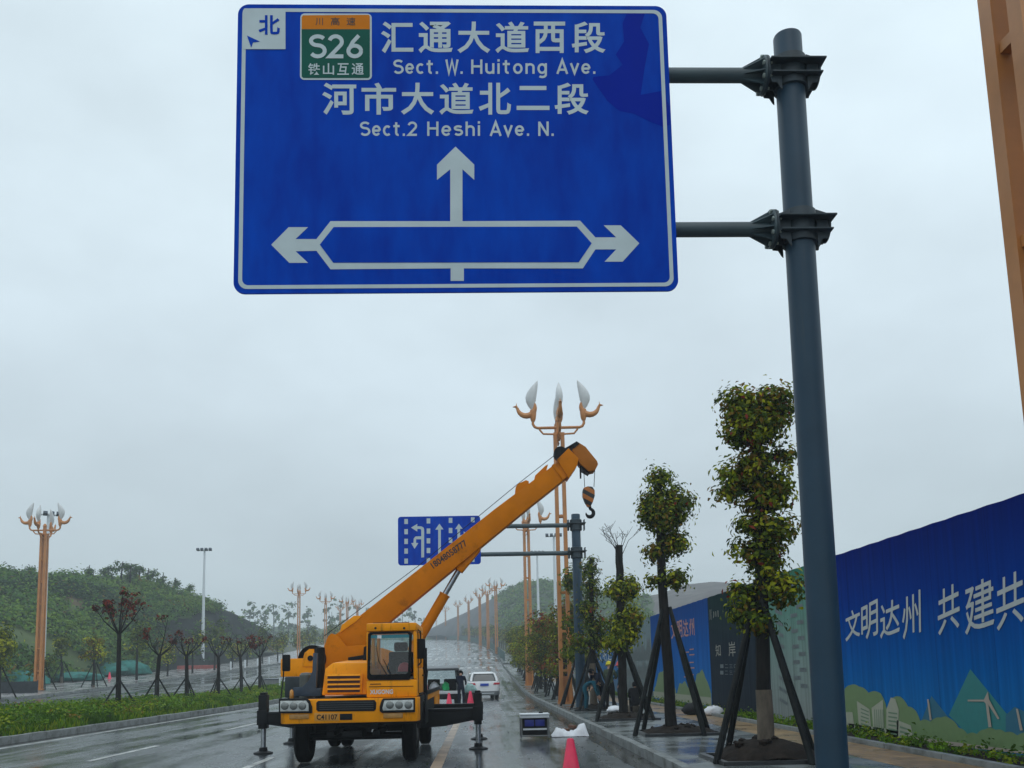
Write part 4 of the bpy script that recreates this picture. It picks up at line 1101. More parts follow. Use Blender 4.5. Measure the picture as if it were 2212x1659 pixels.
for py in (1137, 1197):
    zc = P(1150, py, YF + .16).z + 0.02
    MB().cyl((-2.9, YF + .16, zc), (3.56, YF + .16, zc), 0.085, n=16).build('arm', M['greyarm'], fs)
    mb = MB(); mb.cyl((3.40, YF + .16, zc), (3.46, YF + .16, zc), 0.22, n=16); mb.lathe([(0.2, -0.22), (0.23, -0.2), (0.23, 0.2), (0.2, 0.22)], (FXp, YF + .16, zc), 18)
    mb.bb(FXp - 0.36, FXp + 0.36, YF - 0.14, YF + 0.46, zc + 0.04, zc + 0.065); mb.bb(FXp + 0.3, FXp + 0.33, YF - 0.02, YF + 0.34, zc - 0.2, zc + 0.2)
    mb.build('clamp', M['darksteel'], fs)

# ------------------------------------------------------------------ bronze magnolia lamps
def petal(mb, base, out, h=1.25, wd=0.34, bend=0.10):
    """flattened flame-shaped glass petal"""
    prof = [(0.10, 0.0), (0.55, 0.14), (0.86, 0.30), (1.0, 0.45), (0.93, 0.60), (0.70, 0.76), (0.36, 0.90), (0.03, 1.0)]
    sd = Vector((-out.y, out.x, 0)); rings = []
    for r, t in prof:
        c = base + Vector((0, 0, h * t)) + out * (bend * math.sin(t * math.pi * 1.15) + 0.04 - 0.20 * t * t)
        n = 12
        rings.append([c + out * (wd * 0.5 * r * math.cos(2 * math.pi * k / n)) + sd * (wd * 0.33 * r * math.sin(2 * math.pi * k / n)) for k in range(n)])
    mb.loft(rings)

def lamp_proto():
    root = thing('street_lamp', 'x', 'street lamp', (0, 0, 0))
    h = 12.0; w0, w1 = 0.27, 0.235
    mb = MB()
    for sx in (-1, 1):
        for sy in (-1, 1):
            mb.bar((sx * (w0 - 0.08), sy * (w0 - 0.08), 0.0), (sx * (w1 - 0.07), sy * (w1 - 0.07), h), 0.16, 0.16, up=(0, 1, 0))
    z = 1.4
    while z < h - 0.3:
        q = w0 + (w1 - w0) * z / h - 0.08
        for s_ in (-1, 1):
            mb.bb(-q + 0.082, q - 0.082, s_ * q - 0.05, s_ * q + 0.05, z, z + 0.10); mb.bb(s_ * q - 0.05, s_ * q + 0.05, -q + 0.082, q - 0.082, z, z + 0.10)
        z += 1.72
    mb.build('column', M['lamp_bronze'], root)
    mb = MB(); mb.bb(-0.36, 0.36, -0.36, 0.36, -0.02, 0.09)
    for s_ in (-1, 1):
        mb.prism([(s_ * 0.275, -0.02, 0.09), (s_ * 0.35, -0.02, 0.09), (s_ * 0.275, -0.02, 1.0)], (0, 0.04, 0)); mb.prism([(-0.02, s_ * 0.275, 0.09), (-0.02, s_ * 0.35, 0.09), (-0.02, s_ * 0.275, 1.0)], (0.04, 0, 0))
    mb.bb(-0.10, 0.10, -0.10, 0.10, 0.05, 1.2)
    mb.build('base_plate', M['lamp_bronze'], root)
    mb = MB(); mb.bb(-0.25, 0.25, -0.25, 0.25, h, h + 0.14); mb.bb(-0.1, 0.1, -0.1, 0.1, h + 0.14, h + 0.7)
    mb.lathe([(0.02, h + 0.68), (0.16, h + 0.72), (0.12, h + 0.86), (0.03, h + 0.95)], n=10)
    mb.build('capital', M['lamp_bronze'], root)
    for k in range(4):
        a = k * math.pi / 2; o = Vector((math.cos(a), math.sin(a), 0)); lev = h + (0.42 if k % 2 == 0 else 0.06)
        mb = MB()
        mb.tube([o * 0.1 + Vector((0, 0, lev - 0.0)), o * 0.95 + Vector((0, 0, lev)), o * 1.08 + Vector((0, 0, lev + 0.05)), o * 1.16 + Vector((0, 0, lev + 0.18)), o * 1.16 + Vector((0, 0, lev + 0.34))], [0.065] * 5, 10)
        mb.tube([o * 0.25 + Vector((0, 0, lev - 0.30)), o * 0.7 + Vector((0, 0, lev - 0.28)), o * 0.85 + Vector((0, 0, lev - 0.1)), o * 0.88 + Vector((0, 0, lev))], [0.045] * 4, 8)
        arm = mb.build('arm', M['lamp_bronze'], root)
        zt = lev + 0.98; c = o * 1.45 + Vector((0, 0, zt)); pth = []; rd = []
        for q in range(13):
            t = D2R(150 + q * 205 / 12); pth.append(c + o * (0.40 * math.cos(t)) + Vector((0, 0, 0.40 * math.sin(t)))); rd.append(0.05 + 0.085 * math.sin(math.pi * (q + 0.6) / 13.2))
        mb = MB(); mb.tube(pth, rd, 10)
        tip = pth[-1]; mb.tube([tip - Vector((0, 0, 0.04)), tip + o * 0.06 + Vector((0, 0, 0.08)), tip + o * 0.22 + Vector((0, 0, 0.06))], [0.07, 0.07, 0.012], 8)
        mb.tube([tip + o * 0.05, tip + o * 0.04 + Vector((0, 0, 0.24))], [0.04, 0.008], 6)
        i0 = pth[0]; mb.tube([i0, i0 + Vector((0, 0, 0.12)) - o * 0.1], [0.05, 0.01], 6)
        mb.build('crescent', M['lamp_bronze'], arm)
        mb = MB(); petal(mb, o * 1.12 + Vector((0, 0, lev + 0.80)), o, 1.42, 0.50, 0.11)
        mb.build('petal_shade', M['petal'], arm)
        mb = MB(); mb.lathe([(0.09, lev + 0.32), (0.13, lev + 0.45), (0.16, lev + 0.7), (0.13, lev + 0.84)], (o.x * 1.15, o.y * 1.15, 0), 10); mb.build('petal_cup', M['lamp_bronze'], arm)
    return root
lp0 = lamp_proto(); lused = [False]
def lamp(x, y, z, rz, label, group, sc=1.0):
    o = copy_tree(lp0) if lused[0] else lp0
    lused[0] = True
    o.location = (x, y, z); o.rotation_euler = (0, 0, rz); o.scale = (sc, sc, sc)
    return tag(o, label, 'street lamp', group)
GR, GL = 'bronze street lamps along the right side', 'bronze street lamps along the left side'
lamp(3.69, 41.0, 0.15, D2R(-2), 'bronze street lamp with four petal shades rising behind the crane hook', GR)
lamp(4.86, 7.05, 0.15, D2R(4), 'bronze lamp column of which only the upper shaft cuts the right edge', GR, 1.0).rotation_euler = (0, D2R(-1.4), D2R(4))
lamp(P(1144, 1470, 72).x, 72, RZ(72) + 0.15, D2R(6), 'second bronze lamp on the right, its petals behind the lane sign arms', GR)
for i, (px, Y) in enumerate(((1071, 176), (1053, 205), (1036, 232), (1012, 285), (989, 335), (962, 385), (942, 410))):
    lamp(P(px, 1300, Y).x, Y, RZ(Y) + 0.1, D2R(10 + 13 * i), '%s hazy bronze lamp beyond the crossroads on the right of the climbing road' % ORD[i], GR)
lamp(P(83, 1480, 73).x, 73, 0.55 + RZ(73), D2R(2), 'large bronze street lamp with petal shades at the left edge', GL)
for i, (px, Y) in enumerate(((645, 164), (703, 192), (750, 218), (735, 300), (772, 255))):
    lamp(P(px, 1400, Y).x, Y, P(px, [1436, 1430, 1420, 1400, 1408][i], Y).z, D2R([3, 5, 20, 40, 30][i]), ['tallest hazy bronze lamp left of the crane', 'hazy bronze lamp right after the tallest one, left of the crane', 'hazy bronze lamp third from the left of the crane', 'smallest and faintest lamp in the group behind the crane cable', 'hazy bronze lamp nearest to the boom on its left'][i], GL)

# white floodlight masts
def mast_proto():
    root = thing('floodlight_mast', 'x', 'floodlight mast', (0, 0, 0))
    MB().tube([(0, 0, -1), (0, 0, 9), (0, 0, 18)], [0.30, 0.22, 0.14], 16).build('shaft', M['mast'], root)
    mb = MB(); mb.bb(-1.1, 1.1, -0.06, 0.06, 17.8, 17.95); mb.bb(-0.06, 0.06, -0.7, -0.061, 17.8, 17.95)
    mb.build('crossbar', M['mast'], root)
    for k in range(4):
        x = (-0.95, -0.32, 0.32, 0.95)[k]
        mb = MB(); mb.box((x, -0.25, 18.0), (0.42, 0.5, 0.30), Matrix.Rotation(D2R(-25), 3, 'X')); mb.build('floodlight', M['bluegrey'], root, bevel=0.02)
    return root
m0 = mast_proto(); mused = False
for i, (px, Y, ht, lb) in enumerate(((442, 140, 18.6, 'white floodlight mast with three heads in front of the left hill'), (108, 88, 17.4, 'white floodlight mast standing close behind the left bronze lamp'), (1160, 150, 20.2, 'left one of two thin white masts behind the second bronze lamp'), (1196, 130, 19.6, 'right one of two thin white masts, beside the near bronze lamp'))):
    px = px if i != 1 else 105
    o = copy_tree(m0) if mused else m0; mused = True
    z = RZ(Y) + (0.4 if px < 500 else 0.1); top = P(px, [1186, 1108, 1192, 1155][i], Y)
    o.location = (top.x, Y, z); sc = (top.z - z) / 18.1; o.scale = (sc, sc, sc); o.rotation_euler = (0, 0, [0, 0.5, 0.1, -0.1][i])
    tag(o, lb, 'floodlight mast', 'white floodlight masts')

# ------------------------------------------------------------------ hoarding
def printmat(name, stops, streak=0.12, rough=0.35):
    """printed film: colour bands by height, rain streaks running down"""
    m = bpy.data.materials.new(name); m.use_nodes = True
    t = m.node_tree; b = t.nodes['Principled BSDF']
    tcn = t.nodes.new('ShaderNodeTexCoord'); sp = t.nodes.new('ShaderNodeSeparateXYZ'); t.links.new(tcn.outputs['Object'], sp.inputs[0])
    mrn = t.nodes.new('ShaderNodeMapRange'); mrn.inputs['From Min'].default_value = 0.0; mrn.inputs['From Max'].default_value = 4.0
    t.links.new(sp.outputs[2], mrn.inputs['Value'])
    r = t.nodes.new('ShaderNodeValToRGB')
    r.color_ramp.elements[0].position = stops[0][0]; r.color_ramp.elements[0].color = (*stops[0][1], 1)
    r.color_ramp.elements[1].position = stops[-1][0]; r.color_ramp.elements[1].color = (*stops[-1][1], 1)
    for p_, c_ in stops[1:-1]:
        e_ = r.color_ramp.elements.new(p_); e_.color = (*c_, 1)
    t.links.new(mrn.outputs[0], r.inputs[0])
    mpn = t.nodes.new('ShaderNodeMapping'); mpn.inputs['Scale'].default_value = (1, 5.5, 0.22); t.links.new(tcn.outputs['Object'], mpn.inputs[0])
    n = t.nodes.new('ShaderNodeTexNoise'); n.inputs['Scale'].default_value = 1.4; n.inputs['Detail'].default_value = 6; t.links.new(mpn.outputs[0], n.inputs['Vector'])
    m2 = t.nodes.new('ShaderNodeMapRange'); m2.inputs['From Min'].default_value = 0.3; m2.inputs['From Max'].default_value = 0.7; m2.inputs['To Min'].default_value = 1 - streak * 1.6; m2.inputs['To Max'].default_value = 1 + streak * 1.6
    t.links.new(n.outputs[0], m2.inputs['Value'])
    sc = t.nodes.new('ShaderNodeVectorMath'); sc.operation = 'SCALE'; t.links.new(r.outputs[0], sc.inputs[0]); t.links.new(m2.outputs[0], sc.inputs['Scale'])
    md = t.nodes.new('ShaderNodeMath'); md.operation = 'FRACT'; dv = t.nodes.new('ShaderNodeMath'); dv.operation = 'DIVIDE'; dv.inputs[1].default_value = 1.9
    t.links.new(sp.outputs[1], dv.inputs[0]); t.links.new(dv.outputs[0], md.inputs[0])
    gt = t.nodes.new('ShaderNodeMath'); gt.operation = 'LESS_THAN'; gt.inputs[1].default_value = 0.006; t.links.new(md.outputs[0], gt.inputs[0])
    ms = t.nodes.new('ShaderNodeMixRGB'); ms.blend_type = 'MULTIPLY'; ms.inputs[2].default_value = (0.35, 0.4, 0.5, 1); t.links.new(gt.outputs[0], ms.inputs[0]); t.links.new(sc.outputs[0], ms.inputs[1])
    t.links.new(ms.outputs[0], b.inputs['Base Color'])
    w_ = t.nodes.new('ShaderNodeTexWave'); w_.wave_type = 'BANDS'; w_.bands_direction = 'Y'; w_.inputs['Scale'].default_value = 1.05; t.links.new(tcn.outputs['Object'], w_.inputs['Vector'])
    bp = t.nodes.new('ShaderNodeBump'); bp.inputs['Strength'].default_value = 0.03; bp.inputs['Distance'].default_value = 0.02
    t.links.new(w_.outputs[1], bp.inputs['Height']); t.links.new(bp.outputs[0], b.inputs['Normal'])
    b.inputs['Roughness'].default_value = rough; b.inputs['Specular IOR Level'].default_value = 0.0
    return m
HX = 8.1; HZ = 0.14
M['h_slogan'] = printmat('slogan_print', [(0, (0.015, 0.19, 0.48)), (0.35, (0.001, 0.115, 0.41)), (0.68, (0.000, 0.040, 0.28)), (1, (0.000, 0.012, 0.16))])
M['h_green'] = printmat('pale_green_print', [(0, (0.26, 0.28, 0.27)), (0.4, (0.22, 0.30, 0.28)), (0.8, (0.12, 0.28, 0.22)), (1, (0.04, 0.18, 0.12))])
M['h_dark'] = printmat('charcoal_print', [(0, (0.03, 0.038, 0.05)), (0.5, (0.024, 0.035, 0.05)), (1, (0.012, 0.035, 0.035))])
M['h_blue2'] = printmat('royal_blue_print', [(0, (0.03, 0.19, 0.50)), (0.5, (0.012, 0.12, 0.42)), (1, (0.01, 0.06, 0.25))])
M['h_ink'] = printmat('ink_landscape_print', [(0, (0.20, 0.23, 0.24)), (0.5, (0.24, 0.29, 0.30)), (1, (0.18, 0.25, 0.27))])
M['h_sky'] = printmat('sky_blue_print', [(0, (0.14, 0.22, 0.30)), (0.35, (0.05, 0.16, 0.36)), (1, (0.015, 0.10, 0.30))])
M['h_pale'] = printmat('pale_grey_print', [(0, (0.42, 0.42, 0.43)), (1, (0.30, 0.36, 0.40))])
M['p_leaf'] = mat('print_leaf_green', (0.175, 0.27, 0.115), 0.4, var=0.05); M['p_leaf2'] = mat('print_deep_green', (0.05, 0.19, 0.11), 0.4, var=0.05)
M['p_mtn'] = mat('print_teal', (0.025, 0.23, 0.23), 0.4, var=0.05); M['p_mtn2'] = mat('print_teal_deep', (0.02, 0.15, 0.24), 0.4, var=0.05)
M['p_bld'] = mat('print_buildings', (0.42, 0.43, 0.33), 0.4, var=0.04); M['p_win'] = mat('print_windows', (0.16, 0.25, 0.16), 0.4); M['p_txt'] = mat('print_white', (0.52, 0.56, 0.56), 0.4, var=0.05)
M['p_org'] = mat('print_salmon', (0.55, 0.24, 0.18), 0.4, var=0.05); M['p_pink'] = mat('print_road', (0.45, 0.38, 0.32), 0.4); M['p_ink'] = mat('print_ink_grey', (0.12, 0.15, 0.16), 0.5, var=0.2); M['p_gold'] = mat('print_pale_gold', (0.33, 0.32, 0.27), 0.4, var=0.1)

def hoarding(y0, y1, label, m, z0f=None):
    root = thing('hoarding', label, 'hoarding', (HX, y0, HZ + RZ((y0 + y1) / 2)), 'printed site hoarding sections')
    za = HZ + RZ(y0); zb = HZ + RZ(y1); ln = y1 - y0; n = max(2, int(ln / 0.45))
    pts = [Vector((HX, y0, za)), Vector((HX, y1, zb))]
    top = []
    for k in range(n, -1, -1):
        y = y0 + ln * k / n; z = za + (zb - za) * k / n + 3.93
        top.append(Vector((HX, y, z + (0.006 if k % 2 else -0.006))))
    mb = MB(); mb.prism(pts + top, (0.05, 0, 0)); pn = mb.build('panel', m, root, smooth=False)
    mb = MB(); y = y0 + 1.0
    while y < y1:
        z = HZ + RZ(y); mb.bb(HX + 0.055, HX + 0.13, y - 0.04, y + 0.04, z, z + 3.85); mb.bar((HX + 0.09, y, z + 2.6), (HX + 1.3, y, z + 0.0), 0.05, 0.05); y += 3.0
    for zz in (0.5, 2.0, 3.5): mb.bar((HX + 0.155, y0 + .05, za + zz), (HX + 0.155, y1 - .05, zb + zz), 0.045, 0.045)
    mb.build('post', M['boltgrey'], root)
    return root, pn
def H(x, y, d=0.005):
    p = FX(x, y, HX); return Vector((HX - d, p.y, p.z))
def hpoly(mb, pts, d=0.005): mb.add([H(x, y, d) for x, y in pts], [tuple(range(len(pts)))])
def htext(mb, s, x0, y0, x1, y1, bold=0.0, d=0.005, seed=1, slant=0.0, rise=0.0):
    """lettering on the hoarding seen in the photo box; true upright letters on the sheet"""
    a = H(x0, (y0 + y1) / 2); b = H(x1, (y0 + y1) / 2); xm = (x0 + x1) / 2
    zt = H(xm, y0).z; zb = H(xm, y1).z
    h = zt - zb; text(mb, s, (HX - d, a.y, zb - rise * h * 0.5), (0, b.y - a.y, rise * h), (0, slant, h), (0, 0, 0), bold, 0)
def c7(x, y): return (1700.7 + .3716 * x, 1042.3 + .3716 * y)

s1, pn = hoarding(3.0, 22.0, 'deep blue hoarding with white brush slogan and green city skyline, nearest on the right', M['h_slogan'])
BR = 0.018
for i, (ch, x0, y0, x1, y1) in enumerate((('文', 333, 742, 418, 905), ('明', 424, 700, 522, 900), ('达', 533, 690, 648, 885), ('州', 660, 650, 770, 890), ('共', 866, 605, 995, 862), ('建', 1022, 572, 1195, 855), ('共', 1203, 535, 1368, 832))):
    a = c7(x0, y0); b = c7(x1, y1); mb = MB(); [htext(mb, ch, a[0] + q * .6, a[1] + q * 1.0, b[0] + q * .6, b[1] + q * 1.0, 0.0, 0.005 + 0.003 * q, i + 1, -0.10, 0.16) for q in range(3)]; mb.build('slogan_character', M['p_txt'], pn, smooth=False)
def hp(name, lst, m, d):
    mb = MB()
    for pts in lst: hpoly(mb, [c7(*p) for p in pts], d)
    return mb.build(name, m, pn, smooth=False)
hp('printed_mountain', [[(940, 1352), (1065, 1085), (1290, 1360), (1275, 1470), (1060, 1475)]], M['p_mtn'], 0.005)
hp('printed_mountain', [[(775, 1400), (840, 1240), (935, 1360), (935, 1450), (775, 1450)]], M['p_mtn2'], 0.007)
hp('printed_mountain', [[(1272, 1352), (1325, 1303), (1420, 1350), (1420, 1480), (1272, 1480)]], M['p_mtn2'], 0.007)
def arcs(lst):
    """scalloped outline through the listed points"""
    out = []
    for (x0, y0), (x1, y1) in zip(lst[:-1], lst[1:]):
        for k in range(6):
            t = k / 6; x = x0 + (x1 - x0) * t; y = y0 + (y1 - y0) * t - 0.16 * abs(x1 - x0) * math.sin(math.pi * t); out.append((x, y))
    out.append(lst[-1]); return out
hp('printed_trees', [arcs([(335, 1200), (365, 1178), (420, 1186), (475, 1222), (545, 1225), (575, 1290), (585, 1340)]) + [(585, 1500), (335, 1480)],
    arcs([(582, 1330), (600, 1262), (660, 1245), (705, 1302), (752, 1330), (775, 1385), (835, 1390), (895, 1366), (950, 1372), (1000, 1425), (1050, 1462), (1105, 1462), (1150, 1435), (1215, 1438), (1270, 1452), (1340, 1470), (1420, 1462)]) + [(1420, 1580), (740, 1500), (582, 1490)]], M['p_leaf'], 0.009)
hp('printed_ground', [[(740, 1500), (1420, 1590), (1420, 1690), (760, 1585)]], M['p_leaf2'], 0.011)
hp('printed_path', [[(640, 1490), (760, 1482), (1420, 1566), (1420, 1582), (800, 1512), (800, 1560), (640, 1528)]], M['p_pink'], 0.013)
hp('printed_buildings', [[(335, 1335), (382, 1335), (392, 1400), (392, 1490), (335, 1480)], [(408, 1270), (482, 1318), (496, 1480), (424, 1475)], [(494, 1310), (560, 1262), (572, 1520), (510, 1510)], [(580, 1320), (606, 1250), (632, 1258), (652, 1320), (648, 1520), (580, 1520)], [(640, 1380), (722, 1412), (740, 1490), (795, 1530), (795, 1562), (640, 1530)], [(360, 1400), (640, 1440), (640, 1530), (360, 1490)]], M['p_bld'], 0.015)
wl = []
for k in range(6): wl.append([(432, 1310 + k * 22), (478, 1330 + k * 20), (478, 1338 + k * 20), (432, 1318 + k * 22)])
for k in range(5): wl.append([(510 + k * 12, 1320), (514 + k * 12, 1318), (518 + k * 12, 1490), (514 + k * 12, 1490)])
for k in range(6): wl.append([(592, 1332 + k * 24), (644, 1340 + k * 24), (644, 1349 + k * 24), (592, 1341 + k * 24)])
for k in range(3): wl.append([(660, 1415 + k * 26), (715, 1432 + k * 24), (715, 1442 + k * 24), (660, 1427 + k * 26)])
hp('printed_windows', wl, M['p_win'], 0.017)
hp('printed_turbines', [[(1055, 1262), (1150, 1262), (1172, 1215), (1180, 1262), (1186, 1272), (1240, 1372), (1230, 1376), (1176, 1292), (1194, 1422), (1176, 1422), (1160, 1285), (1150, 1273), (1055, 1272)], [(818, 1260), (828, 1260), (845, 1380), (834, 1382)], [(1336, 1315), (1348, 1315), (1376, 1440), (1360, 1442)]], M['p_pink'], 0.019)

s2, pn = hoarding(22.03, 26.0, 'pale green hoarding with faint tower print, behind the grey sign pole', M['h_green'])
def pn_poly(name, m, lst, d=0.005):
    mb = MB()
    for pts in lst: mb.add([Vector((HX - d, y, HZ + z)) for y, z in pts], [tuple(range(len(pts)))])
    return mb.build(name, m, pn, smooth=False)
twr = []
for k in range(14): twr.append([(23.0 + 0.9 * (k % 2) * .5, 0.9 + k * 0.2), (23.5 + .45 * (k % 2), 0.9 + k * 0.2), (23.5 + .45 * (k % 2), 1.0 + k * 0.2), (23.0 + .45 * (k % 2), 1.0 + k * 0.2)])
for k in range(9): twr.append([(24.6, 0.4 + k * 0.3), (25.2, 0.52 + k * 0.3), (25.2, 0.62 + k * 0.3), (24.6, 0.5 + k * 0.3)])
pn_poly('printed_tower', M['p_ink'], twr[:14]); pn_poly('printed_tower', M['p_ink'], twr[14:])
s3, pn = hoarding(26.03, 32.7, 'charcoal hoarding with pale brush lettering behind the four-tiered tree', M['h_dark'])
mb = MB(); htext(mb, '知', 1546, 1392, 1557, 1418, 0.0); htext(mb, '岸', 1574, 1386, 1589, 1418, 0.0)
htext(mb, '城', 1600, 1384, 1614, 1416, 0.0); htext(mb, '川', 1540, 1320, 1552, 1334); htext(mb, '川', 1533, 1316, 1537, 1340)
mb.build('lettering', M['p_gold'], pn, smooth=False)
mb = MB()
for yy in (1438, 1452):
    for k in range(5): htext(mb, '一二三口日'[k], 1556 + k * 10, yy - 3, 1563 + k * 10, yy + 5)
mb.build('small_lettering', M['p_ink'], pn, smooth=False)
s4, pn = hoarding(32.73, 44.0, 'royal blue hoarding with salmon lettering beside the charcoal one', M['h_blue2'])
mb = MB()
for k, ch in enumerate('文明达州'): htext(mb, ch, 1450 + k * 13, 1342 - k * 2, 1461 + k * 13, 1380 - k * 2, 0.015, seed=k)
mb.build('title_lettering', M['p_org'], pn, smooth=False); mb = MB()
for yy in (1408, 1436, 1462): htext(mb, '一二', 1478, yy - 6, 1500, yy + 8, 0.02)
mb.build('lettering', M['p_org'], pn, smooth=False)
mb = MB()
def bush(y0, y1, h):
    pts = [(y0, 0.15), (y1, 0.15)]; n = 12
    for k in range(n + 1):
        t = 1 - k / n; pts.append((y0 + (y1 - y0) * t, 0.2 + h * math.sin(math.pi * min(max(t, .04), .96)) ** 0.6 + 0.07 * math.sin(t * 19)))
    return pts
pn_poly('printed_trees', M['p_leaf'], [bush(32.8, 35.6, 1.15), bush(35.7, 38.8, 0.7), bush(38.8, 43.6, 1.2)])
pn_poly('printed_ground', M['p_bld'], [[(32.8, 0.1), (43.9, 0.1), (43.9, 0.4), (32.8, 0.4)]], 0.008)
s5, pn = hoarding(44.03, 54.0, 'grey hoarding printed with a misty ink landscape', M['h_ink'])
rg = random.Random(9); lst = []
for q in range(3):
    base = 0.2 + q * 0.9; pts = [(44.1, base - 0.1)]; 
    pts += [(53.9, base - 0.1)]
    for k in range(24): pts.append((53.9 - 9.8 * k / 23, base + 0.2 + rg.uniform(0, 0.7)))
    lst.append(pts)
for q, l_ in enumerate(lst): pn_poly('printed_hills', M['p_ink'], [l_], 0.005 + 0.003 * q)
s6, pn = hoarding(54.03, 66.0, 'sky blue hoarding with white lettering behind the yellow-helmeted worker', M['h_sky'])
mb = MB()
for k, ch in enumerate('文明达州'): text(mb, ch, (HX - 0.005, 64 - k * 2.3, HZ + 2.0), (0, -1.7, 0), (0, 0, 1.0), (0, 0, 0), 0.01)
mb.build('lettering', M['p_txt'], pn, smooth=False)
hoarding(66.03, 88.0, 'pale grey hoarding glimpsed between the bushy trees', M['h_pale'])
hoarding(88.03, 111.0, 'last pale hoarding at the far end of the row before the crossroads', M['h_pale'])

# teal mesh fence edging the climbing road beyond the crossroads
mb = MB()
for k in range(40):
    y = 140 + k * 6; x = XR + 0.6 + RX(y); x2 = XR + 0.6 + RX(y + 6)
    mb.prism([(x, y, RZ(y) + 0.15), (x2, y + 5.96, RZ(y + 6) + 0.15), (x2, y + 5.96, RZ(y + 6) + 1.5), (x, y, RZ(y) + 1.5)], (0.05, 0, 0))
mf_ = mb.build('mesh_fence', mat('dull_teal_mesh', (0.03, 0.09, 0.085), 0.8, var=0.4, scale=1.0), smooth=False)
tag(mf_, 'long low dull teal fence edging the right of the climbing road', 'fence')
#@@PART3
# ------------------------------------------------------------------ truck crane
crane = thing('mobile_crane', 'orange truck crane on outriggers with its boom swung to the right, facing the camera', 'truck crane', (-2.32, 16.4, 0))
def Q(x, y, Y): p = P(x, y, Y); return Vector((p.x, Y, p.z))
def pp(mb, pts, Y0, Y1, mi=0):
    """outline seen at photo positions, given real depth from Y0 to Y1"""
    mb.prism([Q(x, y, Y0) for x, y in pts], (0, Y1 - Y0, 0), mi)
def cb(name, m, parent, bev=0.012, *boxes):
    mb = MB()
    for b in boxes: mb.bb(*b)
    return mb.build(name, m, parent, bevel=bev)
OR, BK = M['orange'], M['black']
chs = cb('chassis', BK, crane, 0.01, (-2.78, -2.62, 16.9, 24.6, 0.62, 0.86), (-2.02, -1.86, 16.9, 24.6, 0.62, 0.86), (-2.61, -2.03, 17.2, 17.4, 0.64, 0.8), (-2.61, -2.03, 19.4, 20.0, 0.5, 0.84), (-2.61, -2.03, 22.4, 22.9, 0.5, 0.84), (-3.3, -2.79, 18.3, 19.3, 0.45, 0.98), (-1.85, -1.3, 18.3, 19.2, 0.5, 0.98), (-3.45, -1.2, 17.05, 17.13, 0.70, 1.05), (-3.45, -1.2, 18.12, 18.2, 0.55, 1.05), (-2.5, -2.15, 16.8, 18.4, 0.50, 0.61))
bumper = MB()
pts = [(-3.53, 16.62), (-3.50, 16.45), (-3.40, 16.40), (-1.23, 16.40), (-1.13, 16.45), (-1.10, 16.62), (-1.10, 16.75), (-3.53, 16.75)]
bumper.prism([Vector((x, y, 0.775)) for x, y in pts], (0, 0, 0.415))
bumper = bumper.build('bumper', OR, crane, bevel=0.02)
def flat(name, m, parent, pts, Y, d, bev=0.006):
    mb = MB(); pp(mb, pts, Y - d, Y); return mb.build(name, m, parent, bevel=bev)
flat('air_intake', BK, bumper, [(687, 1514), (809, 1512), (813, 1518), (812, 1532), (808, 1536), (687, 1537), (683, 1533), (683, 1518)], 16.4, 0.012)
mb = MB()
for k in range(4): pp(mb, [(690, 1518 + k * 4.6), (806, 1516 + k * 4.6), (806, 1518 + k * 4.6), (690, 1520 + k * 4.6)], 16.372, 16.386)
mb.build('intake_slats', mat('intake_slat', (0.03, 0.035, 0.04), 0.4), bumper)
flat('tow_hatch', BK, bumper, [(734, 1542), (761, 1541.5), (761, 1555), (734, 1555.5)], 16.4, 0.008)
pl = flat('number_plate', mat('plate_yellow', (0.62, 0.27, 0.03), 0.4, var=0.1), bumper, [(679, 1540.5), (732, 1540), (732, 1557.5), (679, 1558)], 16.4, 0.008, 0.002)
mb = MB(); o = Q(684, 1555, 16.388); text(mb, 'C41107', o, Q(729, 1554.5, 16.388) - o, Q(684, 1543.5, 16.388) - o, (0, -.003, 0), 0.02); mb.build('plate_lettering', M['black'], pl, smooth=False)
for (a, b), sd in (((601.5, 674), -1), ((820, 896.5), 1)):
    ins = 6
    hs = flat('headlight', BK, bumper, ([(602, 1509), (662, 1508.5), (669, 1513), (674, 1527), (674, 1540.5), (602, 1541)] if sd < 0 else [(828, 1508.5), (896.5, 1507), (896.5, 1538.5), (825, 1540), (820, 1536), (820, 1526), (824, 1513)]), 16.4, 0.03)
    lp = [(605, 1514), (661, 1513.5), (666, 1520), (667, 1536.5), (605, 1537)] if sd < 0 else [(830, 1513), (893, 1511.5), (893, 1533.5), (827, 1535), (826, 1529)]
    flat('headlight_lens', M['lens'], hs, lp, 16.368, 0.02, 0.008)
    for q in range(3):
        x = (615 + q * 19) if sd < 0 else (842 + q * 20)
        c = Q(x, 1525 if sd < 0 else 1523, 16.345); mb = MB(); mb.lathe([(0.001, 0), (0.05, 0.0), (0.068, 0.012), (0.072, 0.02)], (0, 0, 0), 14)
        mb.v = [(c.x + v[0], c.y + v[2] - 0.012, c.z + v[1]) for v in mb.v]; mb.build('reflector', mat('reflector_chrome', (0.22, 0.23, 0.22), 0.25, metal=0.5), hs)
    flat('fog_lamp', M['amber'], bumper, [(625, 1543.5), (667, 1543), (667, 1553), (625, 1554)] if sd < 0 else [(828, 1541), (870, 1540.5), (870, 1551), (828, 1552)], 16.4, 0.02)
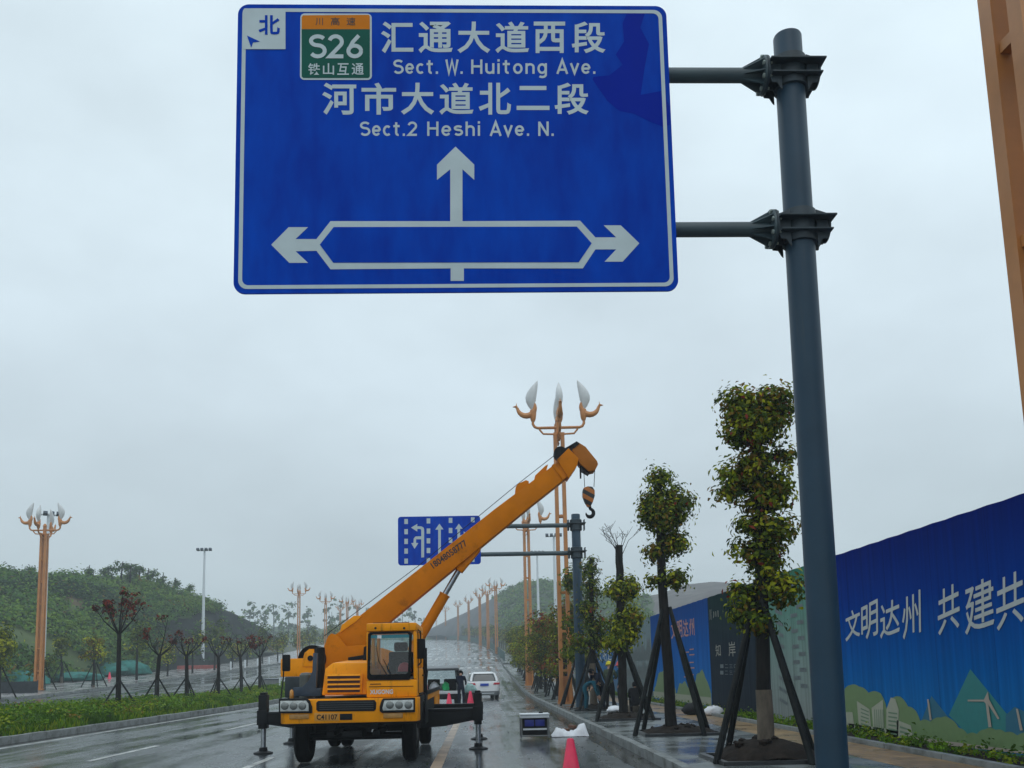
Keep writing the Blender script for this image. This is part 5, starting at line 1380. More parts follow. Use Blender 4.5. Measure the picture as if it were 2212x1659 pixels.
# cab
X0, X1, Y0, Y1 = -2.025, -1.135, 16.5, 18.25
cab = cb('cab', OR, crane, 0.035, (X0, X1, Y0, Y0 + 0.10, 1.195, 1.50), (X0, X0 + 0.065, Y0 + .003, Y0 + 0.09, 1.502, 2.352), (X1 - 0.065, X1, Y0 + .003, Y0 + 0.09, 1.502, 2.352), (X0, X1, Y0 - 0.01, Y1, 2.354, 2.50),
         (X0, X0 + 0.06, Y0 + 0.10, Y1, 1.2, 1.70), (X1 - 0.06, X1, Y0 + 0.10, Y1, 1.2, 1.70), (X0 + .06, X1 - .06, Y1 - 0.06, Y1, 1.2, 1.78), (X0, X0 + 0.06, Y1 - 0.09, Y1, 1.702, 2.352), (X1 - 0.06, X1, Y1 - 0.09, Y1, 1.702, 2.352), (X1 - 0.06, X1, 17.28, 17.36, 1.702, 2.352), (X0, X0 + 0.06, 17.28, 17.36, 1.702, 2.352))
cb('cab_floor', BK, cab, 0, (X0 + .062, X1 - .062, Y0 + .102, Y1 - .062, 1.2, 1.24))
wf = [(795, 1370), (800, 1365.5), (884, 1363.5), (890, 1368), (887, 1464), (884, 1468.5), (797, 1469.5), (793, 1465)]
wi = [(801, 1373), (805, 1370), (880, 1368), (884, 1371), (881, 1453), (878, 1456), (802, 1457.5), (799, 1454)]
mb = MB(); a = [Q(x, y, Y0 - 0.012) for x, y in wf]; b = [Q(x, y, Y0 - 0.012) for x, y in wi]; n = 8
vs = a + b + [v + Vector((0, 0.03, 0)) for v in a + b]
mb.add(vs, [(i, (i + 1) % n, (i + 1) % n + n, i + n) for i in range(n)] + [(i + 2 * n, (i + 1) % n + 2 * n, (i + 1) % n, i) for i in range(n)] + [(i + n, (i + 1) % n + n, (i + 1) % n + 3 * n, i + 3 * n) for i in range(n)])
mb.build('windscreen_frame', M['rubber'], cab)
mb = MB(); mb.add([Q(x, y, Y0 + 0.006) for x, y in wi], [tuple(range(8))]); ws = mb.build('windscreen', M['glass'], cab, smooth=False)
mb = MB(); mb.add([Q(x, y, Y0 + 0.001) for x, y in [(801, 1372), (884, 1370), (884, 1377), (801, 1379)]], [(0, 1, 2, 3)]); mb.build('sun_strip', mat('teal_sun_strip', (0.02, 0.20, 0.24), 0.2), ws, smooth=False)
mb = MB(); mb.add([Q(x, y, Y0 + 0.000) for x, y in [(815, 1372), (824, 1372), (824, 1379), (815, 1379)]], [(0, 1, 2, 3)]); mb.build('permit_sticker', M['white'], ws, smooth=False)
for s_ in ((X1 - 0.03, 'side_window'), (X0 + 0.03, 'side_window')):
    mb = MB(); mb.add([(s_[0], Y0 + 0.10, 1.70), (s_[0], Y1 - 0.09, 1.70), (s_[0], Y1 - 0.09, 2.36), (s_[0], Y0 + 0.10, 2.36)], [(0, 1, 2, 3)]); mb.build(s_[1], M['glass'], cab, smooth=False)
mb = MB(); mb.add([(X0 + .06, Y1 - .03, 1.78), (X1 - .06, Y1 - .03, 1.78), (X1 - .06, Y1 - .03, 2.355), (X0 + .06, Y1 - .03, 2.355)], [(0, 1, 2, 3)]); mb.build('rear_window', M['glass'], cab, smooth=False)
cb('seat', M['blackcloth'], cab, 0.04, (-1.75, -1.3, 17.35, 17.85, 1.45, 1.6), (-1.76, -1.30, 17.78, 17.92, 1.60, 2.02), (-1.66, -1.40, 17.79, 17.89, 2.03, 2.20))
cb('dashboard', M['grey_plastic'], cab, 0.02, (X0 + .07, X1 - .07, Y0 + .12, Y0 + .42, 1.36, 1.55))
mb = MB(); cc = Vector((-1.53, 17.15, 1.72)); mb.tube([cc + Vector((0.19 * math.cos(t * .3927), 0.09 * math.sin(t * .3927), 0.17 * math.sin(t * .3927))) for t in range(17)], [0.014] * 17, 6); mb.tube([cc, cc + Vector((0, -.25, -.3))], [0.02, 0.025], 6); mb.build('steering_wheel', BK, cab)
mb = MB()
for (a, b) in (((818, 1428), (838, 1462)), ((828, 1424), (846, 1461))): mb.tube([Q(*a, Y0 - .02), Q(*b, Y0 - .024)], [0.006, 0.009], 5)
mb.tube([Q(812, 1391, Y0 - .02), Q(818, 1428, Y0 - .02)], [0.004, 0.006], 5)
mb.build('wiper', BK, cab)
for x in (811, 873):
    c = Q(x, 1357, Y0 - 0.012); mb = MB(); mb.cyl(c, c + Vector((0, 0.02, 0)), 0.022, n=10); mb.build('marker_lamp', BK, cab)
mb = MB(); o = Q(799, 1500, Y0 - .004); text(mb, 'XUGONG', o, Q(849, 1499, Y0 - .004) - o, Q(799, 1490, Y0 - .004) - o, (0, 0, 0), 0.03); mb.build('maker_lettering', M['mast'], cab, smooth=False)
mb = MB(); mb.bb(X1 + .002, X1 + .012, 16.78, 16.80, 1.25, 2.3); mb.bb(X1 + .002, X1 + .03, 17.9, 18.0, 1.55, 1.58); mb.bb(X1 + .002, X1 + .02, 16.95, 17.9, 1.22, 1.25); mb.build('door_trim', BK, cab)
mb = MB(); pp(mb, [(797, 1483), (893, 1481.5), (893, 1482.6), (797, 1484.1)], 16.494, 16.499); mb.build('panel_seam', BK, cab)
mb = MB(); mb.tube([Q(800, 1478, 16.49), Q(800, 1478, 16.44), Q(822, 1477.5, 16.44), Q(822, 1477.5, 16.49)], [0.009] * 4, 6); mb.build('grab_handle', BK, cab)
mb = MB(); mb.tube([Q(806, 1352, 16.6), Q(806, 1346, 16.6), Q(884, 1344.5, 16.6), Q(884, 1350, 16.6)], [0.008] * 4, 6); mb.build('roof_rail', BK, cab)
mb = MB(); mb.bb(-1.18, -1.0, 16.72, 16.80, 1.86, 2.22); mr_ = mb.build('mirror', BK, cab, bevel=0.03)
MB().tube([(X1, 16.78, 2.38), (-1.09, 16.76, 2.36), (-1.08, 16.76, 1.80), (X1, 16.78, 1.74)], [0.013] * 4, 6).build('mirror_arm', BK, mr_)
# red hard hat and oddments lying on the dashboard
hat = MB(); c = Q(874, 1440, 16.70); hat.lathe([(0.135, -0.075), (0.12, -0.06), (0.115, 0.0), (0.085, 0.06), (0.03, 0.085), (0.001, 0.088)], (c.x, 16.70, c.z - 0.01), 14)
tag(hat.build('hard_hat', M['red']), 'red hard hat lying behind the windscreen of the truck crane', 'hard hat')
clo = MB(); clo.box((-1.62, 16.76, 1.578), (0.2, 0.12, 0.045)); clo.box((-1.52, 16.74, 1.575), (0.1, 0.1, 0.04))
tag(clo.build('work_gloves', mat('leather_glove', (0.35, 0.16, 0.07), 0.8, var=0.4, scale=20), bevel=0.015), 'brown work gloves on the crane dashboard beside the red hat', 'gloves')
# hood with louvres
mb = MB(); pts = [Q(x, y, 16.72) for x, y in [(695, 1502), (701, 1445), (717, 1431.5), (792, 1431), (792, 1500)]]
bk = [p + Vector((0.02, 1.7, 0.06 if i in (2, 3) else 0.0)) for i, p in enumerate(pts)]
fr_ = [p + Vector((0, 0.12 if i in (2, 3) else (0.06 if i == 1 else 0), 0)) for i, p in enumerate(pts)]
mb.loft([fr_, bk]); hood = mb.build('hood', OR, crane, bevel=0.025)
mb = MB(); 
gf = [(703, 1455), (783, 1454), (782, 1498), (702, 1499)]
pp(mb, gf, 16.700, 16.742); grl = mb.build('grille', OR, hood, bevel=0.008)
for k in range(4):
    mb = MB(); y = 1459 + k * 10
    pp(mb, [(708, y), (778, y - 1), (777, y + 6), (707, y + 7)], 16.690, 16.699); mb.build('louvre_slot', mat('louvre_dark', (0.05, 0.012, 0.006), 0.6), grl)
    mb = MB(); mb.prism([Q(707, y - 2, 16.69), Q(778, y - 3, 16.69), Q(778, y + 0.5, 16.672), Q(707, y + 1.5, 16.672)], (0, 0.006, 0)); mb.build('louvre', OR, grl)
# deck, side lockers
cb('deck', BK, crane, 0.01, (-3.53, -1.12, 16.76, 18.9, 1.10, 1.19))
cb('carrier_body', OR, crane, 0.015, (-3.53, -1.12, 18.95, 24.7, 1.05, 1.17), (-3.53, -1.12, 24.72, 24.84, 0.7, 1.17), (-3.5, -2.95, 22.9, 24.6, 0.72, 1.04), (-1.7, -1.14, 22.9, 24.6, 0.72, 1.04))
mb = MB(); mb.bb(-3.52, -3.44, 19.0, 22.2, 0.80, 1.04); mb.bb(-1.21, -1.13, 19.0, 22.2, 0.80, 1.04); mb.build('side_skirt', BK, crane)
for s_ in (-1, 1):
    xx = -2.32 + s_ * 1.06; mb = MB(); pth = []
    for k in range(9):
        t = D2R(20 + k * 17.5); pth.append(Vector((xx, 17.62 - 0.60 * math.cos(t), 0.5 + 0.60 * math.sin(t))))
    rings = [[p + Vector((a, 0, b)) for a, b in ((-.17, 0), (.17, 0), (.17, .025), (-.17, .025))] for p in pth]
    mb.loft(rings); mb.build('mudguard', BK, crane)
def wheel(x, y, wd, s_, dual=False):
    mb = MB(); R_ = 0.47
    prof = [(0.28, -wd / 2 + .02), (0.40, -wd / 2), (R_ - .02, -wd / 2 + .03), (R_, -wd / 2 + .06)]
    for k in range(5):
        t = -wd / 2 + .06 + (wd - .12) * (k + .5) / 5; prof += [(R_, t - .018), (R_ - .014, t - .012), (R_ - .014, t + .012), (R_, t + .018)]
    prof += [(R_, wd / 2 - .06), (R_ - .02, wd / 2 - .03), (0.40, wd / 2), (0.28, wd / 2 - .02)]
    n = 36; rings = [[Vector((x + t, y + r * math.cos(2 * math.pi * k / n), R_ + .002 + r * math.sin(2 * math.pi * k / n))) for k in range(n)] for r, t in prof]
    mb.loft(rings, 0, False); wl_ = mb.build('wheel', M['rubber'], crane, angle=25)
    mb = MB(); prof = [(0.28, wd / 2 - .03), (0.25, wd / 2 - .03), (0.22, wd / 2 - .12), (0.12, wd / 2 - .10), (0.11, wd / 2 - .0), (0.001, wd / 2 + .01)]
    rings = [[Vector((x + s_ * t, y + r * math.cos(2 * math.pi * k / n), R_ + .002 + r * math.sin(2 * math.pi * k / n))) for k in range(n)] for r, t in prof]
    mb.loft(rings); mb.build('rim', mat('rim_grey', (0.05, 0.05, 0.05), 0.5, var=0.3), wl_)
for s_ in (-1, 1):
    wheel(-2.32 + s_ * 0.98, 17.62, 0.27, s_)
    wheel(-2.32 + s_ * 1.02, 21.45, 0.25, s_); wheel(-2.32 + s_ * 0.74, 21.45, 0.25, s_)
mb = MB(); mb.cyl((-3.2, 17.62, .47), (-1.44, 17.62, .47), 0.07); mb.cyl((-3.0, 21.45, .47), (-1.64, 21.45, .47), 0.1); mb.lathe([(0.02, -.2), (.2, -.08), (.2, .08), (.02, .2)], (-2.32, 21.45, .47), 14)
mb.tube([(-2.32, 18.4, .62), (-2.32, 21.3, .5)], [0.05, .05], 8); mb.bb(-2.80, -2.66, 17.0, 18.3, .52, .60); mb.bb(-1.98, -1.84, 17.0, 18.3, .52, .60); mb.tube([(-3.1, 17.3, .45), (-1.5, 17.3, .45)], [.025, .025], 6)
mb.build('axle', BK, crane)
# outriggers
def outrigger(xo, y, s_, tall):
    xi = -2.32 + s_ * 1.19; mb = MB()
    mb.prism([(xi - s_ * 0.9, y, 0.86), (xo - s_ * 0.02, y, 0.86), (xo - s_ * 0.02, y, 0.62), (xi + s_ * 0.35, y, 0.50), (xi - s_ * 0.9, y, 0.42)], (0, 0.26, 0))
    mb.bb(min(xi, xo), max(xi, xo), y - .012, y - .002, 0.80, 0.84)
    b_ = mb.build('outrigger', BK, crane, bevel=0.008)
    mb = MB(); mb.bb(xo - 0.08, xo + 0.08, y - 0.02, y + 0.28, 0.52, tall); mb.bb(xo - 0.055, xo + 0.055, y, y + 0.25, tall + .001, tall + 0.05); mb.bb(xo - .105, xo + .105, y - .035, y - .021, .60, .90)
    mb.build('jack_housing', BK, b_, bevel=0.015)
    MB().tube([(xo, y + .13, 0.53), (xo, y + .13, 0.06)], [0.052, 0.052], 14).build('jack_leg', M['chrome'], b_)
    mb = MB(); mb.lathe([(0.20, 0.003), (0.20, 0.025), (0.16, 0.04), (0.09, 0.06), (0.08, 0.13), (0.001, 0.14)], (xo, y + .13, 0), 18); mb.build('jack_pad', BK, b_)
outrigger(-0.09, 19.62, 1, 1.17); outrigger(-4.60, 19.8, -1, 1.22); outrigger(-0.08, 22.5, 1, 1.1); outrigger(-4.55, 22.5, -1, 1.1)
# left deck fittings: bracket, intake stack, tank, mirror
mb = MB(); pp(mb, [(576 + .2229 * x, 1289.2 + .2229 * y) for x, y in [(258, 880), (258, 962), (527, 962), (532, 885), (478, 885), (488, 545), (450, 545), (443, 720), (405, 815), (345, 872)]], 17.20, 17.32); mb.build('boom_rest', M['bluegrey'], crane, bevel=0.006)
mb = MB(); a = Q(692, 1399, 17.75); mb.lathe([(0.09, 1.19), (0.09, a.z - 0.06), (0.085, a.z), (0.001, a.z + 0.01)], (a.x, 17.75, 0), 18); mb.build('air_intake_stack', BK, crane)
a = Q(615, 1462, 18.0); b = Q(670, 1494, 18.0); cb('tank', mat('tank_dark', (0.016, 0.026, 0.032), 0.5, var=0.3), crane, 0.03, (a.x, b.x, 18.0, 18.7, 1.19, a.z))
mb = MB(); a = Q(662, 1470, 17.6); mb.lathe([(0.13, 1.19), (0.13, a.z + .1), (0.10, a.z + 0.14), (0.001, a.z + .15)], (a.x, 17.6, 0), 16); mb.build('canister', mat('canister_grey', (0.09, 0.095, 0.085), 0.5, var=0.2), crane)
mb = MB(); a = Q(609, 1414, 17.1); b = Q(626, 1450, 17.1); mb.bb(a.x, b.x, 17.1, 17.18, b.z, a.z); mr2 = mb.build('mirror', BK, crane, bevel=0.03)
mb = MB(); c = Q(612, 1450, 17.14); mb.tube([(c.x, 17.2, c.z + .3), (c.x - .01, 17.2, c.z - 0.1), (c.x - .01, 17.0, 1.19)], [0.013] * 3, 6); mb.build('mirror_arm', BK, mr2)
mb = MB(); c = Q(630, 1502, 16.9); mb.lathe([(0.03, 0), (0.04, 0.03), (0.035, 0.14), (0.015, 0.17)], (c.x, 16.9, 1.19), 10); mb.build('turn_lamp', M['amber'], crane)
# turntable and upper works
mb = MB(); pp(mb, [(786, 1398), (797, 1392), (797, 1424), (784, 1430)], 20.0, 20.07); pp(mb, [(752, 1420), (790, 1414), (792, 1422), (752, 1428)], 20.03, 20.07); mb.build('hose_bundle', BK, crane)
upper = MB(); upper.lathe([(0.66, 1.17), (0.66, 1.26), (0.58, 1.28), (0.58, 1.40), (0.70, 1.41), (0.70, 1.47), (0.001, 1.47)], (-2.35, 20.43, 0), 36); upper = upper.build('turntable', BK, crane)
for yy in (20.08, 20.70):
    mb = MB(); pp(mb, [(692, 1446), (697, 1405), (708, 1375), (716, 1368), (728, 1372), (748, 1396), (800, 1392), (858, 1410), (868, 1446)], yy, yy + 0.07); mb.build('slew_frame', M['orange_grimy_shaded'], crane, bevel=0.008)
mb = MB(); a = Q(606, 1423, 20.0); b = Q(676, 1461, 20.0); mb.bb(a.x, b.x, 20.0, 20.86, b.z, a.z); mb.bb(b.x + .002, -2.9, 20.2, 20.66, 1.5, 1.75); mb.build('counterweight', OR, crane, bevel=0.03)
mb = MB(); c = Q(673, 1424, 20.0); n = 28
for r, y_, y__ in ((0.30, 20.05, 20.78),): mb.cyl((c.x, y_, c.z), (c.x, y__, c.z), r, n=n)
drum = mb.build('winch_drum', M['rubber'], crane)
mb = MB(); pp(mb, [(654, 1424), (658, 1410), (668, 1402), (678, 1402), (679, 1440), (653, 1440)], 19.98, 20.04); mb.build('winch_cheek', OR, drum, bevel=0.006)
mb = MB(); mb.cyl((c.x - .02, 19.955, c.z + .02), (c.x - .02, 19.98, c.z + .02), 0.06, n=14); mb.build('winch_hub', BK, drum)
# boom
YB0, YB1 = 20.22, 20.62
mb = MB(); pp(mb, [(719, 1375), (776, 1331), (1069.8, 1098.7), (1202, 1000), (1219, 985), (1238, 1020), (1152, 1088), (851, 1335), (800, 1378), (770, 1418), (742, 1420)], YB0, YB1)
boom = mb.build('boom', M['orange_grimy_shaded'], crane, bevel=0.012)
mb = MB(); pp(mb, [(1203, 993), (1228, 968), (1250, 990), (1247, 1005), (1228, 1033), (1224, 1025)], YB0 - 0.03, YB1 + 0.03); pp(mb, [(1192, 1005), (1197, 1001), (1221, 1032), (1216, 1037)], YB0 - 0.02, YB1 + 0.02); mb.build('boom_collar', M['orange_grimy_shaded'], boom, bevel=0.008)
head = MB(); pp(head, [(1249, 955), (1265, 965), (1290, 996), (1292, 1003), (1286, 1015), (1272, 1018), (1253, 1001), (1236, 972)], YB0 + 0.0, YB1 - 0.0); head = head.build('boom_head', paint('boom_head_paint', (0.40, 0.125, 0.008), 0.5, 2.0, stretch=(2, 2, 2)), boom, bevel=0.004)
mb = MB(); pp(mb, [(1234, 960), (1246, 953), (1252, 958), (1240, 968)], YB0 - .02, YB1 + .02); pp(mb, [(1256, 1004), (1274, 1018), (1273, 1023), (1258, 1014)], YB0 + .05, YB1 - .05); pp(mb, [(1252, 1002), (1256, 1002), (1256, 1033), (1253, 1033)], YB0 + .1, YB0 + .16); mb.build('head_bracket', BK, boom)
mb = MB(); c = Q(1211, 978, 20.3); mb.cyl((c.x, 20.3, c.z), (c.x, 20.54, c.z), 0.15, n=20); mb.build('sheave', BK, boom)
mb = MB(); pp(mb, [(1213, 972), (1238, 958), (1240, 962), (1216, 977)], 20.28, 20.34); pp(mb, [(1216, 980), (1232, 962), (1235, 964), (1220, 983)], 20.5, 20.56); mb.build('sheave_bracket', BK, boom)
mb = MB(); pp(mb, [(1112, 1072), (1114, 1052), (1119, 1045), (1136, 1037), (1142, 1039), (1143, 1050)], YB0 + .06, YB1 - .06); mb.build('boom_stop', M['orange_grimy_shaded'], boom, bevel=0.006)
mb = MB(); pp(mb, [(1154, 1038), (1156, 1027), (1178, 1006), (1184, 1003), (1180, 1018)], YB0 + .06, YB1 - .06); mb.build('rope_guide', M['orange_grimy_shaded'], boom, bevel=0.004)
mb = MB(); pp(mb, [(733, 1368), (738, 1350), (764, 1330), (782, 1330), (770, 1342)], YB0 - .02, YB1 + .02); mb.build('boom_foot_cover', OR, boom, bevel=0.01)
mb = MB(); pp(mb, [(704, 1382), (714, 1378), (728, 1388), (738, 1412), (728, 1416), (716, 1400)], YB0 - .06, YB0 - .02); mb.build('foot_pin_plate', M['orange_grimy_shaded'], boom, bevel=0.004)
cP = Q(745, 1409, YB0 - .1); MB().cyl(cP, cP + Vector((0, .7, 0)), 0.10, n=18).build('foot_pin', M['orange_grimy_shaded'], boom)
mb = MB(); pp(mb, [(984, 1222), (998, 1209), (1042, 1174), (1036, 1190), (1011, 1220), (998, 1236), (988, 1231)], YB0 + .05, YB1 - .05); lug = mb.build('cylinder_lug', M['orange_grimy_shaded'], boom, bevel=0.006)
a = Q(993, 1228, 20.42); b = Q(948, 1306, 20.42); c = Q(960, 1286, 20.42); d = Q(889, 1408, 20.42)
cylb = MB(); cylb.tube([c, d], [0.115, 0.115], 20); cylb.tube([c + (a - c).normalized() * .03, c], [0.125, 0.125], 20); cylb = cylb.build('lift_cylinder', M['orange_grimy_shaded'], boom)
MB().tube([a, b], [0.062, 0.062], 16).build('lift_rod', M['chrome'], cylb)
mb = MB(); o = Q(937, 1229, YB0 - .004); e_ = Q(1011, 1177, YB0 - .004); r_ = e_ - o; u_ = Vector((-r_.z, 0, r_.x)).normalized() * 0.15; text(mb, '18048058777', o, r_, u_, (0, 0, 0), 0.02)
mb.build('phone_number', M['signdark'], boom, smooth=False)
def cable(name, pts, r_, par): return MB().tube(pts, [r_] * len(pts), 6).build(name, M['black'], par)
cable('hoist_cable', [Q(700, 1374, 20.42), Q(903, 1223, 20.42), Q(1118, 1046, 20.42), Q(1209, 975, 20.42), Q(1240, 960, 20.42)], 0.008, boom)
cable('hook_rope', [Q(1261, 1015, 20.4), Q(1263, 1052, 20.4)], 0.008, boom); cable('hook_rope', [Q(1285, 1014, 20.4), Q(1283, 1052, 20.4)], 0.008, boom)
m = bpy.data.materials.new('hazard_stripes'); m.use_nodes = True; t = m.node_tree; bs = t.nodes['Principled BSDF']; tcn = t.nodes.new('ShaderNodeTexCoord'); mpn = t.nodes.new('ShaderNodeMapping'); mpn.inputs['Rotation'].default_value = (0, D2R(60), 0)
wv = t.nodes.new('ShaderNodeTexWave'); wv.inputs['Scale'].default_value = 1.75; wv.bands_direction = 'X'; wv.inputs['Phase Offset'].default_value = 0.6; t.links.new(tcn.outputs['Object'], mpn.inputs[0]); t.links.new(mpn.outputs[0], wv.inputs['Vector'])
rp = t.nodes.new('ShaderNodeValToRGB'); rp.color_ramp.interpolation = 'CONSTANT'; rp.color_ramp.elements[0].color = (0.012, 0.012, 0.012, 1); rp.color_ramp.elements[1].position = 0.5; rp.color_ramp.elements[1].color = (0.42, 0.12, 0.005, 1); t.links.new(wv.outputs[0], rp.inputs[0]); t.links.new(rp.outputs[0], bs.inputs['Base Color']); bs.inputs['Roughness'].default_value = 0.45
mb = MB(); pp(mb, [(1261, 1053), (1270, 1050), (1280, 1051), (1285, 1059), (1285, 1071), (1281, 1084), (1276, 1094), (1270, 1094), (1264, 1084), (1259, 1071), (1259, 1060)], 20.32, 20.48); hb = mb.build('hook_block', m, crane, bevel=0.02)
cH = Q(1274, 1108, 20.4); pth = [Q(1274, 1094, 20.4), Q(1275, 1099, 20.4)] + [cH + Vector((0.085 * math.cos(D2R(80 - k * 24)), 0, 0.09 * math.sin(D2R(80 - k * 24)))) for k in range(12)]
MB().tube(pth, [0.035, 0.035] + [0.034 + 0.010 * math.sin(k / 11 * 3.1) - (0.025 * max(0, k - 8) / 3) for k in range(12)], 8).build('hook', BK, hb)
# right-hand clutter of the carrier seen past the cab
cb('step_box', BK, crane, 0.01, (-1.30, -1.10, 18.35, 19.1, 0.62, 1.22)); cb('side_rail', BK, crane, 0.008, (-1.13, -1.09, 18.6, 24.4, 1.172, 1.26))
mb = MB(); mb.tube([(-1.12, 18.5, 1.2), (-1.12, 18.5, 2.1)], [0.05, 0.05], 10); mb.build('exhaust_pipe', BK, crane)

# ------------------------------------------------------------------ cars
def rrxy(hw, y0, y1, z, r=0.2, n=5):
    out = []
    for cx_, cy_, a0 in ((hw - r, y1 - r, 0), (-hw + r, y1 - r, 90), (-hw + r, y0 + r, 180), (hw - r, y0 + r, 270)):
        for k in range(n + 1):
            a = D2R(a0 + 90 * k / n); out.append(Vector((cx_ + r * math.cos(a), cy_ + r * math.sin(a), z)))
    return out
def car_wheels(root, hw, ys, R_=0.33):
    for y in ys:
        for s_ in (-1, 1):
            x = s_ * (hw - 0.12); n = 20; prof = [(0.2, -.1), (R_ - .03, -.1), (R_, -.07), (R_, .07), (R_ - .03, .1), (0.2, .1)]
            mb = MB(); mb.loft([[Vector((x + t, y + r * math.cos(2 * math.pi * k / n), R_ + r * math.sin(2 * math.pi * k / n))) for k in range(n)] for r, t in prof], 0, False); wl_ = mb.build('wheel', M['rubber'], root)
            mb = MB(); mb.loft([[Vector((x + s_ * t, y + r * math.cos(2 * math.pi * k / n), R_ + r * math.sin(2 * math.pi * k / n))) for k in range(n)] for r, t in [(0.21, .07), (0.19, .085), (0.1, .06), (0.001, .06)]]); mb.build('rim', M['boltgrey'], wl_)
white_car = thing('parked_car', 'white hatchback with blue plate seen from behind, parked beyond the cones', 'car', (0, 0, 0))
mb = MB()
prof = [(0.70, 0.10, 0.40), (0.86, 0.0, 0.50), (0.915, 0.02, 0.66), (0.915, 0.04, 0.86), (0.87, 0.08, 1.02), (0.80, 0.18, 1.06)]
ends = [4.35, 4.45, 4.45, 4.35, 4.15, 3.3]
mb.loft([rrxy(hw, y0, y1, z, 0.28) for (hw, y0, z), y1 in zip(prof, ends)]); body = mb.build('body', M['white'], white_car)
mb = MB(); mb.loft([rrxy(0.79, 0.20, 3.25, 1.05, 0.25), rrxy(0.745, 0.33, 2.75, 1.28, 0.25), rrxy(0.66, 0.55, 2.3, 1.50, 0.25)]); mb.build('windows', M['glass_dark'], white_car)
mb = MB(); mb.loft([rrxy(0.665, 0.50, 2.35, 1.495, 0.25), rrxy(0.64, 0.56, 2.25, 1.56, 0.25), rrxy(0.45, 0.8, 1.9, 1.60, 0.25)])
for s_ in (-1, 1):
    mb.tube([(s_ * 0.75, 0.27, 1.04), (s_ * 0.70, 0.40, 1.28), (s_ * 0.62, 0.58, 1.51)], [0.075, 0.07, 0.06], 8); mb.tube([(s_ * 0.775, 3.1, 1.05), (s_ * 0.65, 2.3, 1.51)], [0.05, 0.05], 8)
mb.build('roof', M['white'], white_car)
for s_ in (-1, 1):
    mb = MB(); mb.prism([(s_ * 0.50, 0.015, 0.87), (s_ * 0.88, 0.10, 0.87), (s_ * 0.885, 0.10, 0.98), (s_ * 0.55, 0.03, 0.97)], (0, -0.03, 0)); mb.build('tail_lamp', M['red'], white_car, bevel=0.01)
    mb = MB(); mb.box((s_ * 0.98, 2.75, 1.08), (0.16, 0.1, 0.14)); mb.build('mirror', M['white'], white_car, bevel=0.03)
mb = MB(); mb.bb(-0.24, 0.24, -0.012, 0.03, 0.80, 0.94); mb.build('number_plate', M['plate_blue'], white_car)
mb = MB(); mb.loft([rrxy(0.80, -0.02, 1.0, 0.26, 0.25), rrxy(0.89, -0.04, 1.0, 0.34, 0.28), rrxy(0.885, -0.03, 1.0, 0.50, 0.28)]); mb.build('bumper', M['grey_plastic'], white_car)
mb = MB(); mb.bb(-0.55, 0.55, -0.055, -0.035, 0.36, 0.40); mb.build('bumper_strip', M['mast'], white_car)
car_wheels(white_car, 0.90, (0.85, 3.5))
white_car.location = (P(1046, 1450, 54).x, 53.6, RZ(54)); white_car.rotation_euler = (0, 0, D2R(5))

van = thing('parked_car', 'white boxy off-roader with its tailgate open, being unloaded behind the crane', 'car', (0, 0, 0))
mb = MB()
mb.loft([rrxy(0.86, 0.06, 4.4, 0.42, 0.2), rrxy(0.90, 0.02, 4.45, 0.62, 0.2), rrxy(0.90, 0.02, 4.4, 0.74, 0.2)]); mb.bb(-0.90, -0.72, 0.03, 3.4, 0.742, 1.12); mb.bb(0.72, 0.90, 0.03, 3.4, 0.742, 1.12); mb.bb(-0.88, 0.88, 3.0, 4.35, 0.742, 1.08)
mb.build('body', M['white'], van, bevel=0.04)
mb = MB(); mb.bb(-0.80, 0.80, 0.12, 2.9, 1.72, 1.82); mb.build('roof', M['grey_plastic'], van, bevel=0.04)
mb = MB()
for s_ in (-1, 1):
    mb.tube([(s_ * 0.82, 0.10, 1.11), (s_ * 0.74, 0.2, 1.73)], [0.05, 0.045], 8); mb.tube([(s_ * 0.80, 1.2, 1.11), (s_ * 0.74, 1.2, 1.73)], [0.05, 0.045], 8); mb.tube([(s_ * 0.82, 3.3, 1.11), (s_ * 0.74, 2.8, 1.73)], [0.05, 0.045], 8)
mb.build('pillar', M['black'], van)
mb = MB(); mb.add([(-0.80, 3.3, 1.1), (0.80, 3.3, 1.1), (0.73, 2.85, 1.72), (-0.73, 2.85, 1.72)], [(0, 1, 2, 3)]); mb.build('windscreen', M['glass'], van, smooth=False)
for s_ in (-1, 1):
    mb = MB(); mb.add([(s_ * 0.79, 0.15, 1.12), (s_ * 0.79, 3.2, 1.12), (s_ * 0.74, 2.8, 1.72), (s_ * 0.74, 0.2, 1.72)], [(0, 1, 2, 3)]); mb.build('side_window', M['glass_dark'], van, smooth=False)
    mb = MB(); mb.bb(s_ * 0.73, s_ * 0.89, 0.0, 0.028, 0.80, 1.04); mb.build('tail_lamp', M['red'], van, bevel=0.01)
mb = MB(); mb.bb(-0.70, -0.1, 1.4, 1.6, 0.745, 1.30); mb.bb(0.1, 0.70, 1.4, 1.6, 0.745, 1.30); mb.build('rear_seat', M['blackcloth'], van, bevel=0.04)
tg = MB(); tg.box((0, -0.34, 1.86), (1.46, 0.92, 0.07), Matrix.Rotation(D2R(8), 3, 'X')); tg.build('tailgate', M['grey_plastic'], van, bevel=0.02)
mb = MB(); mb.bb(-0.88, 0.88, -0.06, 0.05, 0.34, 0.60); mb.build('bumper', M['black'], van, bevel=0.03)
mb = MB(); mb.bb(-0.62, -0.22, -0.075, -0.062, 0.40, 0.54); mb.build('number_plate', M['mast'], van)
car_wheels(van, 0.90, (0.9, 3.5), 0.36)
van.location = (P(957, 1500, 45).x, 45.0, 0); van.rotation_euler = (0, 0, D2R(4))
vx, vy = van.location.x, 45.0
